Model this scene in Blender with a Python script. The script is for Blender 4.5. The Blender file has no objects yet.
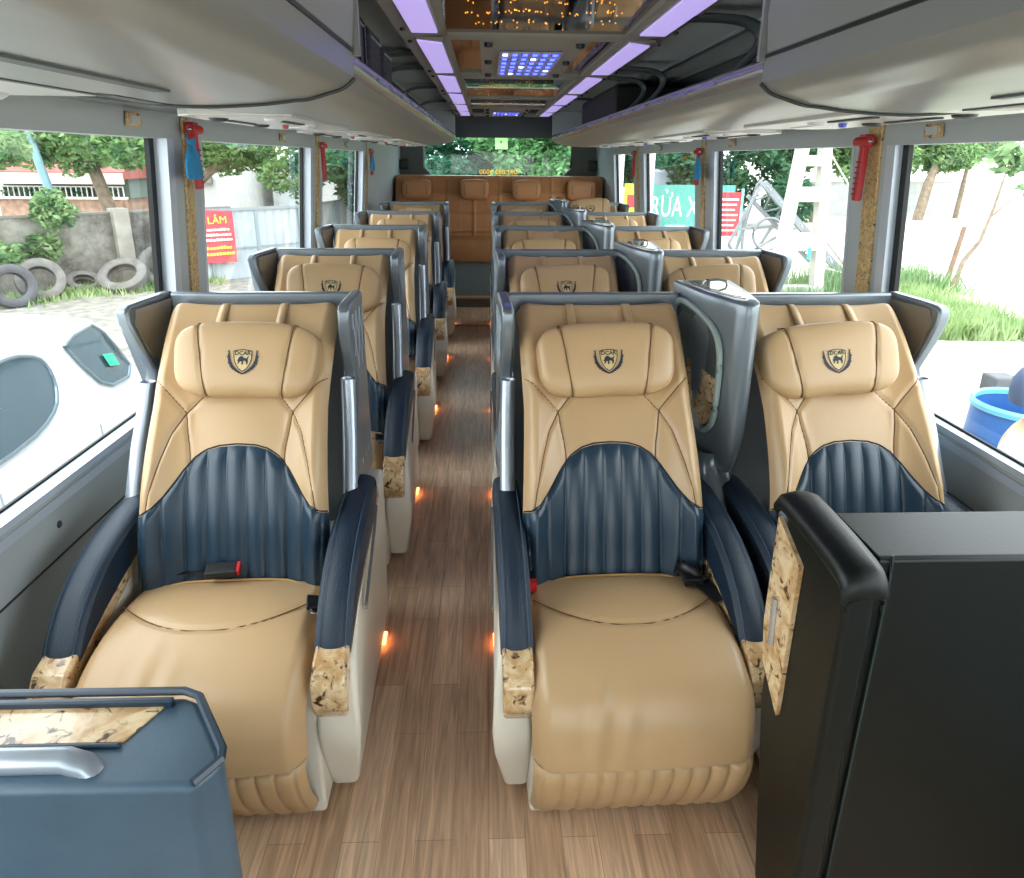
import bpy, bmesh, math, random
import numpy as np
from mathutils import Vector, Matrix

# ------------------------------------------------------------------ camera, world, exposure
scn = bpy.context.scene
COL = scn.collection
PI = math.pi
H = 1.52                                   # eye height above the bus floor

def make_camera():
    F, CX, CY, VX, VY, S = 680., 512., 384., 487., 159., .009
    ray = lambda u, v: Vector(((u-CX)/F, -(v-CY)/F, -1.))
    yw = ray(VX, VY).normalized()
    zw = ray(VX+500, VY+500*S).cross(yw).normalized()
    if zw.y < 0: zw = -zw
    xw = yw.cross(zw)
    m = Matrix((xw, yw, zw)).to_4x4(); m.translation = (0, 0, H)
    cd = bpy.data.cameras.new('camera'); cam = bpy.data.objects.new('camera', cd); COL.objects.link(cam)
    cd.sensor_width = 36; cd.sensor_fit = 'HORIZONTAL'; cd.lens = F/1024*36
    cd.shift_y = (384-439)/1024; cd.clip_start = .02; cd.clip_end = 500
    cam.matrix_world = m
    scn.camera = cam
make_camera()

w = bpy.data.worlds.new('world'); scn.world = w; w.use_nodes = True
nt = w.node_tree; nt.nodes.clear()
wo = nt.nodes.new('ShaderNodeOutputWorld'); bg = nt.nodes.new('ShaderNodeBackground')
tc = nt.nodes.new('ShaderNodeTexCoord'); sp = nt.nodes.new('ShaderNodeSeparateXYZ'); cr = nt.nodes.new('ShaderNodeValToRGB')
cr.color_ramp.elements[0].position = .45; cr.color_ramp.elements[0].color = (.50, .52, .50, 1)
cr.color_ramp.elements[1].position = .6; cr.color_ramp.elements[1].color = (.89, .96, 1.0, 1)
mr = nt.nodes.new('ShaderNodeMapRange'); mr.inputs[1].default_value = -1; mr.inputs[2].default_value = 1
nt.links.new(tc.outputs['Generated'], sp.inputs[0]); nt.links.new(sp.outputs[2], mr.inputs[0])
nt.links.new(mr.outputs[0], cr.inputs[0]); nt.links.new(cr.outputs[0], bg.inputs[0]); nt.links.new(bg.outputs[0], wo.inputs[0])
bg.inputs[1].default_value = 3.2           # bright overcast sky

sd = bpy.data.lights.new('sun', 'SUN'); sd.energy = .8; sd.angle = math.radians(25); sd.color = (1, .97, .92)
so = bpy.data.objects.new('sun', sd); COL.objects.link(so)
so.rotation_euler = (math.radians(32), math.radians(-22), 0)

vs = scn.view_settings
vs.view_transform = 'Standard'; vs.look = 'None'; vs.gamma = 1; vs.use_curve_mapping = False
vs.exposure = 0.95

# ------------------------------------------------------------------ materials
def lin(h):
    c = [int(h[i:i+2], 16)/255 for i in (0, 2, 4)]
    return [x/12.92 if x <= .04045 else ((x+.055)/1.055)**2.4 for x in c] + [1]
MATS = {}
def M(name, col, rough=.5, metal=0., bump=0., bscale=200., var=0., vscale=4., emit=0., coat=0., trans=0., spec=.5):
    if name in MATS: return MATS[name]
    m = bpy.data.materials.new(name); m.use_nodes = True; MATS[name] = m
    n = m.node_tree; b = n.nodes['Principled BSDF']; b.inputs['Specular IOR Level'].default_value = spec
    c = lin(col)
    b.inputs['Base Color'].default_value = c; b.inputs['Roughness'].default_value = rough
    b.inputs['Metallic'].default_value = metal
    if coat: b.inputs['Coat Weight'].default_value = coat; b.inputs['Coat Roughness'].default_value = .15
    if emit:
        b.inputs['Emission Color'].default_value = c; b.inputs['Emission Strength'].default_value = emit
    t = n.nodes.new('ShaderNodeTexCoord')
    if var:
        nz = n.nodes.new('ShaderNodeTexNoise'); nz.inputs['Scale'].default_value = vscale; nz.inputs['Detail'].default_value = 5
        mx = n.nodes.new('ShaderNodeMix'); mx.data_type = 'RGBA'; mx.inputs[6].default_value = [x*(1-var) for x in c[:3]]+[1]
        mx.inputs[7].default_value = [min(1, x*(1+var)) for x in c[:3]]+[1]
        n.links.new(t.outputs['Object'], nz.inputs['Vector'])
        r = n.nodes.new('ShaderNodeMapRange'); r.inputs[1].default_value = .35; r.inputs[2].default_value = .65
        n.links.new(nz.outputs[0], r.inputs[0]); n.links.new(r.outputs[0], mx.inputs[0]); n.links.new(mx.outputs[2], b.inputs['Base Color'])
    if bump:
        nz2 = n.nodes.new('ShaderNodeTexNoise'); nz2.inputs['Scale'].default_value = bscale; nz2.inputs['Detail'].default_value = 3
        bp = n.nodes.new('ShaderNodeBump'); bp.inputs['Strength'].default_value = bump; bp.inputs['Distance'].default_value = .01
        n.links.new(t.outputs['Object'], nz2.inputs['Vector']); n.links.new(nz2.outputs[0], bp.inputs['Height']); n.links.new(bp.outputs[0], b.inputs['Normal'])
    if trans: b.inputs['Transmission Weight'].default_value = trans
    return m

def ramp(n, stops):
    r = n.nodes.new('ShaderNodeValToRGB'); e = r.color_ramp.elements
    e[0].position, e[0].color = stops[0]; e[1].position, e[1].color = stops[1]
    for p, c in stops[2:]:
        x = e.new(p); x.color = c
    return r

def burl_mat(name, base, mid, dark, scale=9., rough=.22):
    m = bpy.data.materials.new(name); m.use_nodes = True; MATS[name] = m
    n = m.node_tree; b = n.nodes['Principled BSDF']; b.inputs['Roughness'].default_value = rough; b.inputs['Coat Weight'].default_value = .5
    t = n.nodes.new('ShaderNodeTexCoord')
    a = n.nodes.new('ShaderNodeTexNoise'); a.inputs['Scale'].default_value = scale; a.inputs['Detail'].default_value = 8; a.inputs['Distortion'].default_value = 1.5; a.inputs['Roughness'].default_value = .65
    v = n.nodes.new('ShaderNodeTexNoise'); v.inputs['Scale'].default_value = scale*3.2; v.inputs['Detail'].default_value = 3; v.inputs['Distortion'].default_value = .8
    for q in (a, v): n.links.new(t.outputs['Object'], q.inputs['Vector'])
    r1 = ramp(n, [(.38, lin(mid)), (.6, lin(base))]); r2 = ramp(n, [(.57, (0, 0, 0, 1)), (.68, (1, 1, 1, 1))])
    mx = n.nodes.new('ShaderNodeMix'); mx.data_type = 'RGBA'; mx.inputs[7].default_value = lin(dark)
    n.links.new(a.outputs[0], r1.inputs[0]); n.links.new(v.outputs[0], r2.inputs[0]); n.links.new(r2.outputs[0], mx.inputs[0])
    n.links.new(r1.outputs[0], mx.inputs[6]); n.links.new(mx.outputs[2], b.inputs['Base Color'])
    return m

def wood_floor():
    m = bpy.data.materials.new('wood_floor'); m.use_nodes = True
    n = m.node_tree; b = n.nodes['Principled BSDF']; b.inputs['Roughness'].default_value = .33
    t = n.nodes.new('ShaderNodeTexCoord'); mp = n.nodes.new('ShaderNodeMapping'); mp.inputs['Rotation'].default_value = (0, 0, PI/2)
    br = n.nodes.new('ShaderNodeTexBrick'); br.inputs['Scale'].default_value = 1
    br.inputs['Brick Width'].default_value = .5; br.inputs['Row Height'].default_value = .086; br.inputs['Mortar Size'].default_value = .0007
    br.inputs['Color1'].default_value = lin('e2c1a2'); br.inputs['Color2'].default_value = lin('c8a586'); br.inputs['Mortar'].default_value = lin('a07f63'); br.offset = .37
    n.links.new(t.outputs['Object'], mp.inputs[0]); n.links.new(mp.outputs[0], br.inputs['Vector'])
    mp2 = n.nodes.new('ShaderNodeMapping'); mp2.inputs['Scale'].default_value = (28, 1.6, 1)
    nz = n.nodes.new('ShaderNodeTexNoise'); nz.inputs['Scale'].default_value = 2.2; nz.inputs['Detail'].default_value = 7; nz.inputs['Distortion'].default_value = 1.2
    n.links.new(t.outputs['Object'], mp2.inputs[0]); n.links.new(mp2.outputs[0], nz.inputs['Vector'])
    r = ramp(n, [(.3, (.62, .6, .58, 1)), (.7, (1.15, 1.13, 1.1, 1))])
    mx = n.nodes.new('ShaderNodeMix'); mx.data_type = 'RGBA'; mx.blend_type = 'MULTIPLY'; mx.inputs[0].default_value = 1
    n.links.new(nz.outputs[0], r.inputs[0]); n.links.new(br.outputs[0], mx.inputs[6]); n.links.new(r.outputs[0], mx.inputs[7]); n.links.new(mx.outputs[2], b.inputs['Base Color'])
    return m

def glass_mat(name, tint, refl=1.0):
    m = bpy.data.materials.new(name); m.use_nodes = True; n = m.node_tree; n.nodes.clear()
    o = n.nodes.new('ShaderNodeOutputMaterial'); t = n.nodes.new('ShaderNodeBsdfTransparent'); g = n.nodes.new('ShaderNodeBsdfGlossy')
    f = n.nodes.new('ShaderNodeLayerWeight'); f.inputs[0].default_value = .5; pw = n.nodes.new('ShaderNodeMath'); pw.operation = 'POWER'; pw.inputs[1].default_value = 5; ad = n.nodes.new('ShaderNodeMath'); ad.operation = 'MULTIPLY_ADD'; ad.inputs[1].default_value = .9; ad.inputs[2].default_value = .045
    n.links.new(f.outputs['Facing'], pw.inputs[0]); n.links.new(pw.outputs[0], ad.inputs[0]); mx = n.nodes.new('ShaderNodeMixShader')
    t.inputs[0].default_value = tint; g.inputs['Roughness'].default_value = .02
    ml = n.nodes.new('ShaderNodeMath'); ml.operation = 'MULTIPLY'; ml.inputs[1].default_value = refl
    n.links.new(ad.outputs[0], ml.inputs[0]); n.links.new(ml.outputs[0], mx.inputs[0]); n.links.new(t.outputs[0], mx.inputs[1]); n.links.new(g.outputs[0], mx.inputs[2]); n.links.new(mx.outputs[0], o.inputs[0])
    return m

def leaf_mat(name, c1, c2, tr=.35):
    m = bpy.data.materials.new(name); m.use_nodes = True; n = m.node_tree; n.nodes.clear()
    o = n.nodes.new('ShaderNodeOutputMaterial'); d = n.nodes.new('ShaderNodeBsdfDiffuse'); t = n.nodes.new('ShaderNodeBsdfTranslucent'); mx = n.nodes.new('ShaderNodeMixShader')
    mx.inputs[0].default_value = tr
    tc = n.nodes.new('ShaderNodeTexCoord'); nz = n.nodes.new('ShaderNodeTexNoise'); nz.inputs['Scale'].default_value = 3.; nz.inputs['Detail'].default_value = 6
    r = ramp(n, [(.35, lin(c1)), (.65, lin(c2))])
    n.links.new(tc.outputs['Object'], nz.inputs['Vector']); n.links.new(nz.outputs[0], r.inputs[0])
    n.links.new(r.outputs[0], d.inputs[0]); n.links.new(r.outputs[0], t.inputs[0]); n.links.new(d.outputs[0], mx.inputs[1]); n.links.new(t.outputs[0], mx.inputs[2]); n.links.new(mx.outputs[0], o.inputs[0])
    return m

BEIGE = M('beige_leather', 'b6976f', .36, bump=.05, bscale=260, var=.05, vscale=3)
BEIGE2 = M('beige_perforated', 'b6956a', .42, bump=.3, bscale=420)
SEAM = M('seam_thread', '6a4a2c', .7)
NAVY = M('navy_leather', '1f3444', .34, bump=.06, bscale=260, var=.06)
NAVYARM = M('navy_arm_leather', '192a3a', .38, bump=.3, bscale=420)
NAVYSEAM = M('navy_seam', '0c141d', .7)
SHELL = M('shell_grey', '78828a', .28, metal=.45, bump=.02, bscale=60, coat=.3)
SHELLIN = M('shell_lining', '7e7466', .45, metal=.15)
POST = M('silver_post', 'a9b2bd', .3, metal=.6)
CREAM = M('cream_plastic', 'dcd5c6', .4)
BURL = burl_mat('burl_wood', 'dcc39a', 'b8905f', '4a2c18', 16)
BURLD = burl_mat('burl_wood_pillar', 'd6b982', 'b08c56', '33200f', 36, .35)
BLACK = M('black_plastic', '121416', .4)
RUBBER = M('black_rubber', '0d0f11', .6)
RED = M('red_plastic', 'b8222a', .4)
BLUEBAG = M('blue_cloth', '2f86b8', .8, bump=.3, bscale=60, var=.1, vscale=30)
WALL = M('wall_grey', 'aeb6b9', .5, bump=.02, bscale=40)
WALLD = M('wall_dark_grey', '5c6566', .5)
ALU = M('white_aluminium', 'c2ccd8', .3, metal=.2)
BIN = M('rack_grey', '8a8e8c', .3, metal=.2, bump=.02, bscale=12)
BIN2 = M('rack_lid_grey', '828785', .42)
BIND = M('rack_inner_grey', 'bcc4c2', .5)
SILV = M('silver_trim', 'b4b4b8', .25, metal=.8)
GLASS = glass_mat('window_glass', (.97, .99, .985, 1))
GLASSG = glass_mat('green_glass', (.62, .86, .88, 1))
BROWN = M('brown_leather', 'bd8354', .42, bump=.1, bscale=200, var=.06)
BROWNS = M('brown_seam', 'c49a72', .7)
DGREEN = M('dark_green_leather', '060e0d', .42, spec=.32, bump=.03, bscale=150)
TEALL = M('blue_grey_leather', '3d5566', .38, bump=.04, bscale=180, var=.1, vscale=8)
DARKGREY = M('dark_grey_trim', '343a3c', .5)
MIRROR = M('dark_mirror', '8a7a6c', .04, metal=1.0)
LAMP = M('lilac_lamp', 'b7a6ea', .5, emit=.42)
LED = M('blue_led', '3d50ff', .5, emit=3.0)
LEDW = M('white_led', 'd8d8ff', .5, emit=2.5)
STAR = M('amber_star', 'ffa030', .5, emit=3)
COURT = M('courtesy_orange', 'ff9a55', .5, emit=3.5)
FLOORM = wood_floor()

# ------------------------------------------------------------------ mesh helpers
class MB:
    def __init__(s): s.v = []; s.f = []; s.mi = []; s.m = 0
    def add(s, vs, fs):
        o = len(s.v); s.v += [tuple(v) for v in vs]; s.f += [tuple(i+o for i in f) for f in fs]; s.mi += [s.m]*len(fs); return s
    def box(s, x0, x1, y0, y1, z0, z1, mat=None):
        vs = [(x, y, z) for z in (z0, z1) for y in (y0, y1) for x in (x0, x1)]
        if mat: vs = [tuple(mat @ Vector(v)) for v in vs]
        return s.add(vs, [(0, 2, 3, 1), (4, 5, 7, 6), (0, 1, 5, 4), (2, 6, 7, 3), (0, 4, 6, 2), (1, 3, 7, 5)])
    def beam(s, a, b, wx, wz=None):
        a, b = Vector(a), Vector(b); d = b-a; L = d.length; q = d.to_track_quat('Z', 'Y').to_matrix().to_4x4(); q.translation = a
        wz = wz or wx
        return s.box(-wx/2, wx/2, -wz/2, wz/2, 0, L, q)
    def prism(s, pts, axis, a0, a1):
        """extrude a 2-D outline along axis; pts are the two other coordinates in order"""
        n = len(pts); mk = {'x': lambda p, a: (a, p[0], p[1]), 'y': lambda p, a: (p[0], a, p[1]), 'z': lambda p, a: (p[0], p[1], a)}[axis]
        vs = [mk(p, a0) for p in pts]+[mk(p, a1) for p in pts]
        fs = [tuple(range(n))[::-1], tuple(range(n, 2*n))]+[(i, (i+1) % n, n+(i+1) % n, n+i) for i in range(n)]
        return s.add(vs, fs)
    def tube(s, pts, r, seg=8, closed=False):
        pts = [Vector(p) for p in pts]; n = len(pts); vs = []; up = Vector((0, 0, 1))
        rr = r if isinstance(r, (list, tuple)) else [r]*n
        for i, p in enumerate(pts):
            t = (pts[(i+1) % n]-pts[i-1]) if closed else (pts[min(i+1, n-1)]-pts[max(i-1, 0)])
            t.normalize()
            a = t.cross(up)
            if a.length < .05: a = t.cross(Vector((1, 0, 0)))
            a.normalize(); b = t.cross(a)
            vs += [tuple(p+a*math.cos(2*PI*k/seg)*rr[i]+b*math.sin(2*PI*k/seg)*rr[i]) for k in range(seg)]
        fs = []
        for i in range(n if closed else n-1):
            j = (i+1) % n
            fs += [(i*seg+k, i*seg+(k+1) % seg, j*seg+(k+1) % seg, j*seg+k) for k in range(seg)]
        if not closed: fs += [tuple(range(seg))[::-1], tuple(range((n-1)*seg, n*seg))]
        return s.add(vs, fs)
    def grid(s, P, close=False):
        P = np.asarray(P); nu, nv = P.shape[:2]
        fs = [(i*nv+j, i*nv+j+1, (i+1)*nv+j+1, (i+1)*nv+j) for i in range(nu-1) for j in range(nv-1)]
        return s.add(P.reshape(-1, 3).tolist(), fs)
    def lathe(s, prof, c=(0, 0, 0), seg=32, axis='z', closed=False):
        vs = []; n = len(prof)
        for k in range(seg):
            a = 2*PI*k/seg
            for r, h in prof:
                p = (r*math.cos(a), r*math.sin(a), h)
                if axis == 'x': p = (h, p[0], p[1])
                if axis == 'y': p = (p[0], h, p[1])
                vs.append((p[0]+c[0], p[1]+c[1], p[2]+c[2]))
        fs = []
        for k in range(seg):
            k2 = (k+1) % seg
            for i in range(n if closed else n-1):
                j = (i+1) % n
                fs.append((k*n+i, k2*n+i, k2*n+j, k*n+j))
        return s.add(vs, fs)
    def build(s, name, mat, parent=None, loc=(0, 0, 0), smooth=True, bevel=0, seg=3, sharp=35, recalc=True, kind=None):
        me = bpy.data.meshes.new(name); me.from_pydata(s.v, [], s.f)
        for mm in (mat if isinstance(mat, (list, tuple)) else [mat]): me.materials.append(mm)
        me.polygons.foreach_set('material_index', s.mi)
        if recalc:
            bm = bmesh.new(); bm.from_mesh(me); bmesh.ops.recalc_face_normals(bm, faces=bm.faces); bm.to_mesh(me); bm.free()
        if smooth: me.polygons.foreach_set('use_smooth', [True]*len(me.polygons))
        if smooth and not bevel: me.set_sharp_from_angle(angle=math.radians(sharp))
        me.update()
        o = bpy.data.objects.new(name, me); COL.objects.link(o); o.location = loc
        if parent: o.parent = parent
        if bevel:
            b = o.modifiers.new('bevel', 'BEVEL'); b.width = bevel; b.segments = seg; b.limit_method = 'ANGLE'; b.angle_limit = math.radians(30); b.harden_normals = True
        if kind: o['kind'] = kind
        return o

def tag(o, label, cat, group=None, kind=None):
    o['label'] = label; o['category'] = cat
    if group: o['group'] = group
    if kind: o['kind'] = kind
    return o
def thing(name, loc, label, cat, group=None, rz=0):
    o = bpy.data.objects.new(name, None); COL.objects.link(o); o.location = loc; o.rotation_euler = (0, 0, rz); o.empty_display_size = .1
    return tag(o, label, cat, group)
def dup(o, parent=None):
    c = o.copy(); COL.objects.link(c)
    if parent: c.parent = parent
    for ch in list(o.children): dup(ch, c)
    return c
def bx(name, mat, parent, x0, x1, y0, y1, z0, z1, bevel=0, loc=(0, 0, 0), kind=None):
    return MB().box(x0, x1, y0, y1, z0, z1).build(name, mat, parent, loc, bevel=bevel, smooth=bool(bevel), kind=kind)

def text_shapes(body, size, bold=0):
    """triangulated glyphs of a word as (verts2d, faces), centred on its origin"""
    cu = bpy.data.curves.new('lettering', 'FONT'); cu.body = body; cu.size = size; cu.align_x = 'CENTER'; cu.align_y = 'CENTER'; cu.resolution_u = 3; cu.offset = bold
    o = bpy.data.objects.new('lettering', cu); COL.objects.link(o)
    dg = bpy.context.evaluated_depsgraph_get(); me = o.evaluated_get(dg).to_mesh()
    v = [(p.co.x, p.co.y) for p in me.vertices]; f = [tuple(p.vertices) for p in me.polygons]
    o.evaluated_get(dg).to_mesh_clear(); bpy.data.objects.remove(o); bpy.data.curves.remove(cu)
    return v, f

def interp(x, pts):
    xs = [p[0] for p in pts]; return [float(np.interp(x, xs, [p[k] for p in pts])) for k in range(1, len(pts[0]))]
def smooth_profile(pts, n):
    """Catmull-Rom through pts (m x 2), n samples"""
    P = np.array([pts[0]]+list(pts)+[pts[-1]], float); m = len(pts)-1; out = []
    for t in np.linspace(0, m-1e-9, n):
        i = int(t); u = t-i; a, b, c, d = P[i], P[i+1], P[i+2], P[i+3]
        out.append(.5*((2*b)+(-a+c)*u+(2*a-5*b+4*c-d)*u*u+(-a+3*b-3*c+d)*u**3))
    return np.array(out)
def polydist(A, B, line):
    """distance of points (A,B) to a polyline"""
    D = np.full(A.shape, 9.)
    for (x0, y0), (x1, y1) in zip(line[:-1], line[1:]):
        dx, dy = x1-x0, y1-y0; t = np.clip(((A-x0)*dx+(B-y0)*dy)/(dx*dx+dy*dy+1e-12), 0, 1)
        D = np.minimum(D, np.hypot(A-x0-t*dx, B-y0-t*dy))
    return D

# ------------------------------------------------------------------ bus shell
WL = lambda z: -1.05-.075*max(0, min(1, (1.6-z)/.9))      # inner face of the side walls, leaning in at the top
WR = lambda z: 1.34+.075*max(0, min(1, (1.6-z)/.9))
Y0, Y1 = -2.0, 8.8
bx('floor', FLOORM, None, -1.16, 1.45, Y0, 7.25, -.06, 0, kind='structure')
st = MB(); st.box(-1.16, 1.45, 7.25, Y1, -.06, .10); st.build('floor', M('platform_grey', '6f6a62', .6), None, smooth=False, kind='structure')
bx('trim_1', M('step_nosing', 'b79a78', .4, metal=.2), None, -1.12, 1.41, 7.21, 7.30, .095, .115, bevel=.006, kind='structure')
bx('trim_2', M('floor_strip', 'a58463', .35, metal=.3), None, -.48, .02, 6.36, 6.42, 0, .006, bevel=.002, kind='structure')

def side_wall(side, openings, sill):
    W = WL if side == 'left' else WR; sg = -1 if side == 'left' else 1
    mb = MB(); GD = .062 if side == 'left' else .045; T = GD+.006; DP = .018 if side == 'left' else .012
    def slab(y0, y1, z0, z1):
        a, b = W(z0), W(z1)
        mb.prism([(a, z0), (a+sg*T, z0), (b+sg*T, z1-(DP if z1 == sill else 0)), (b, z1)], 'y', y0, y1)
    slab(Y0, Y1, -.06, sill); slab(Y0, Y1, 1.575, 1.9)
    y = Y0
    for (a, b) in openings:
        slab(y, a, sill, 1.575); y = b
    slab(y, Y1, sill, 1.575)
    mb.build('wall_'+side, WALL, smooth=False, kind='structure')
    n = 0
    for k, (a, b) in enumerate(openings):
        idx = k+1 if side == 'left' else k+1+len(LOPEN)
        f = MB()
        # light aluminium reveals and sill ledge
        for (p, q) in ((a, a+.02), (b-.05, b)):
            f.prism([(W(sill)-sg*.002, sill), (W(sill)+sg*T, sill-DP), (W(1.575)+sg*T, 1.575), (W(1.575)-sg*.002, 1.575)], 'y', p, q)
        f.prism([(W(sill)-sg*.012, sill-.012), (W(sill)+sg*T, sill-DP-.008), (W(sill)+sg*T, sill-DP+.006), (W(sill)-sg*.012, sill+.006)], 'y', a, b)
        f.prism([(W(sill)-sg*.006, sill-.055), (W(sill)+sg*.01, sill-.055), (W(sill)+sg*.01, sill-.03), (W(sill)-sg*.006, sill-.03)], 'y', a, b)
        o = f.build('window_%d' % idx, ALU, smooth=False, kind='structure')
        g = MB(); e = GD
        g.add([(W(sill)+sg*e, a, sill-DP), (W(sill)+sg*e, b, sill-DP), (W(1.575)+sg*e, b, 1.575), (W(1.575)+sg*e, a, 1.575)], [(0, 1, 2, 3)])
        g.build('glass', GLASS, o, smooth=False, recalc=False)
        q = MB()
        for (p, r) in ((a+.02, a+.045), (b-.082, b-.05)):
            q.prism([(W(sill)+sg*(e-.02), sill-DP+.012), (W(sill)+sg*(e-.004), sill-DP+.006), (W(1.575)+sg*(e-.004), 1.575), (W(1.575)+sg*(e-.02), 1.575)], 'y', p, r)
        q.prism([(W(sill)+sg*(e-.01), sill-DP+.006), (W(sill)+sg*(e-.003), sill-DP+.006), (W(sill)+sg*(e-.003), sill-DP+.016), (W(sill)+sg*(e-.01), sill-DP+.016)], 'y', a+.05, b-.085)
        q.build('gasket', RUBBER, o, smooth=False)
LOPEN = [(-.75, 2.46), (2.68, 4.38), (4.62, 6.2)]
ROPEN = [(-.75, 2.37), (2.58, 4.24), (4.56, 6.15), (6.52, 7.6)]
side_wall('left', LOPEN, .705); side_wall('right', ROPEN, .745)

# panel joints and screw heads on the lower side walls
jm = MB()
jm.beam((WL(.52)+.002, -.5, .52), (WL(.52)+.002, 2.4, .52), .004); 
jm.build('trim_3', DARKGREY, smooth=False, kind='structure')
jm = MB(); jm.beam((WR(.56)-.002, -.5, .56), (WR(.56)-.002, 2.4, .56), .004); jm.build('trim_4', DARKGREY, smooth=False, kind='structure')
sc = MB(); sc.lathe([(0, .004), (.008, .003), (.011, 0)], (WL(.6), 1.62, .60), 12, 'x'); sc.build('trim_5', DARKGREY, kind='structure')

# rear wall with its window
rw = MB()
rw.box(-1.2, -.775, Y1, Y1+.08, -.06, 1.9); rw.box(1.04, 1.5, Y1, Y1+.08, -.06, 1.9)
rw.box(-.775, 1.04, Y1, Y1+.08, -.06, 1.30); rw.box(-.775, 1.04, Y1, Y1+.08, 1.80, 1.9)
rw.prism([(-.775, 1.30), (-.66, 1.30), (-.775, 1.42)], 'y', Y1, Y1+.08); rw.prism([(1.04, 1.30), (1.04, 1.42), (.925, 1.30)], 'y', Y1, Y1+.08)
rw.build('wall_back', WALLD, smooth=False, kind='structure')
rwin = MB()
rwin.tube([(-.77, Y1-.01, 1.80), (-.77, Y1-.01, 1.42), (-.66, Y1-.01, 1.305), (.925, Y1-.01, 1.305), (1.035, Y1-.01, 1.42), (1.035, Y1-.01, 1.80)], .012, 6)
rwo = rwin.build('window_8', ALU, kind='structure')
MB().add([(-.775, Y1+.05, 1.3), (1.04, Y1+.05, 1.3), (1.04, Y1+.05, 1.8), (-.775, Y1+.05, 1.8)], [(0, 1, 2, 3)]).build('glass', GLASSG, rwo, smooth=False, recalc=False)
fw = MB()                                                    # front wall round the wide windscreen behind the camera
fw.box(-1.2, 1.5, Y0-.08, Y0, -.06, .55); fw.box(-1.2, 1.5, Y0-.08, Y0, 1.72, 1.9); fw.box(-1.2, -1.0, Y0-.08, Y0, .55, 1.72); fw.box(1.3, 1.5, Y0-.08, Y0, .55, 1.72)
fw.build('wall_front', WALL, smooth=False, kind='structure')
wf = MB().tube([(-1, Y0, .55), (1.3, Y0, .55), (1.3, Y0, 1.72), (-1, Y0, 1.72)], .015, 6, closed=True).build('window_9', ALU, kind='structure')
MB().add([(-1, Y0-.04, .55), (1.3, Y0-.04, .55), (1.3, Y0-.04, 1.72), (-1, Y0-.04, 1.72)], [(0, 1, 2, 3)]).build('glass', GLASS, wf, smooth=False, recalc=False)

# ceiling: flat roof, header, lamp housings
bx('ceiling', M('ceiling_grey', '8a9290', .55), None, -1.3, 1.6, Y0, Y1+.08, 1.9, 1.96, kind='structure')
hd = MB().box(-.36, .62, 6.05, 6.10, 1.69, 1.9); hd.build('trim_6', DARKGREY, smooth=False, kind='structure')
HOUS = M('housing_grey', '8f8d87', .45)
for k, (xa, xb, zi, zo) in enumerate([(-.245, -.105, 1.865, 1.852), (.395, .535, 1.852, 1.865)]):
    mb = MB().prism([(xa, zo if k == 0 else zi), (xb, zi if k == 0 else zo), (xb, 1.9), (xa, 1.9)], 'y', Y0, 6.05)
    mb.build('trim_%d' % (7+k), HOUS, smooth=False, kind='structure')
lamps = [(.1, .98), (1.15, 2.08), (2.22, 3.0), (3.12, 3.84), (3.96, 4.62), (4.74, 5.3), (5.4, 5.85)]
side_nm = ['left', 'right']
ordl = ['out of frame overhead', 'nearest in view', 'second from the camera', 'third from the camera', 'fourth from the camera', 'fifth from the camera', 'farthest, next to the dark header']
for s in (0, 1):
    for k, (a, b) in enumerate(lamps):
        if k == 0: continue
        x0, x1 = (-.205, -.135) if s == 0 else (.425, .495)
        z = 1.856 if s == 0 else 1.856
        t = thing('ceiling_light', ((x0+x1)/2, (a+b)/2, z), 'lilac glowing ceiling light panel in the %s housing strip, %s' % (side_nm[s], ordl[k]), 'ceiling light', 'lilac ceiling lights on the %s side' % side_nm[s])
        hx, hy = (x1-x0)/2, (b-a)/2
        f = MB()
        f.box(-hx-.006, hx+.006, -hy-.006, hy+.006, -.004, .002).build('frame', HOUS, t, smooth=False)
        MB().prism([(-hx, -hy), (hx, -hy+.05), (hx, hy), (-hx, hy)], 'z', -.009, -.004).build('lens', LAMP, t, smooth=False)
        for yy in (-hy+.03, hy-.03): MB().lathe([(0, -.008), (.006, -.007), (.008, 0)], ((-1 if s == 0 else 1)*(hx+.022), yy, -.002), 8).build('screw', BLACK, t)

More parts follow.
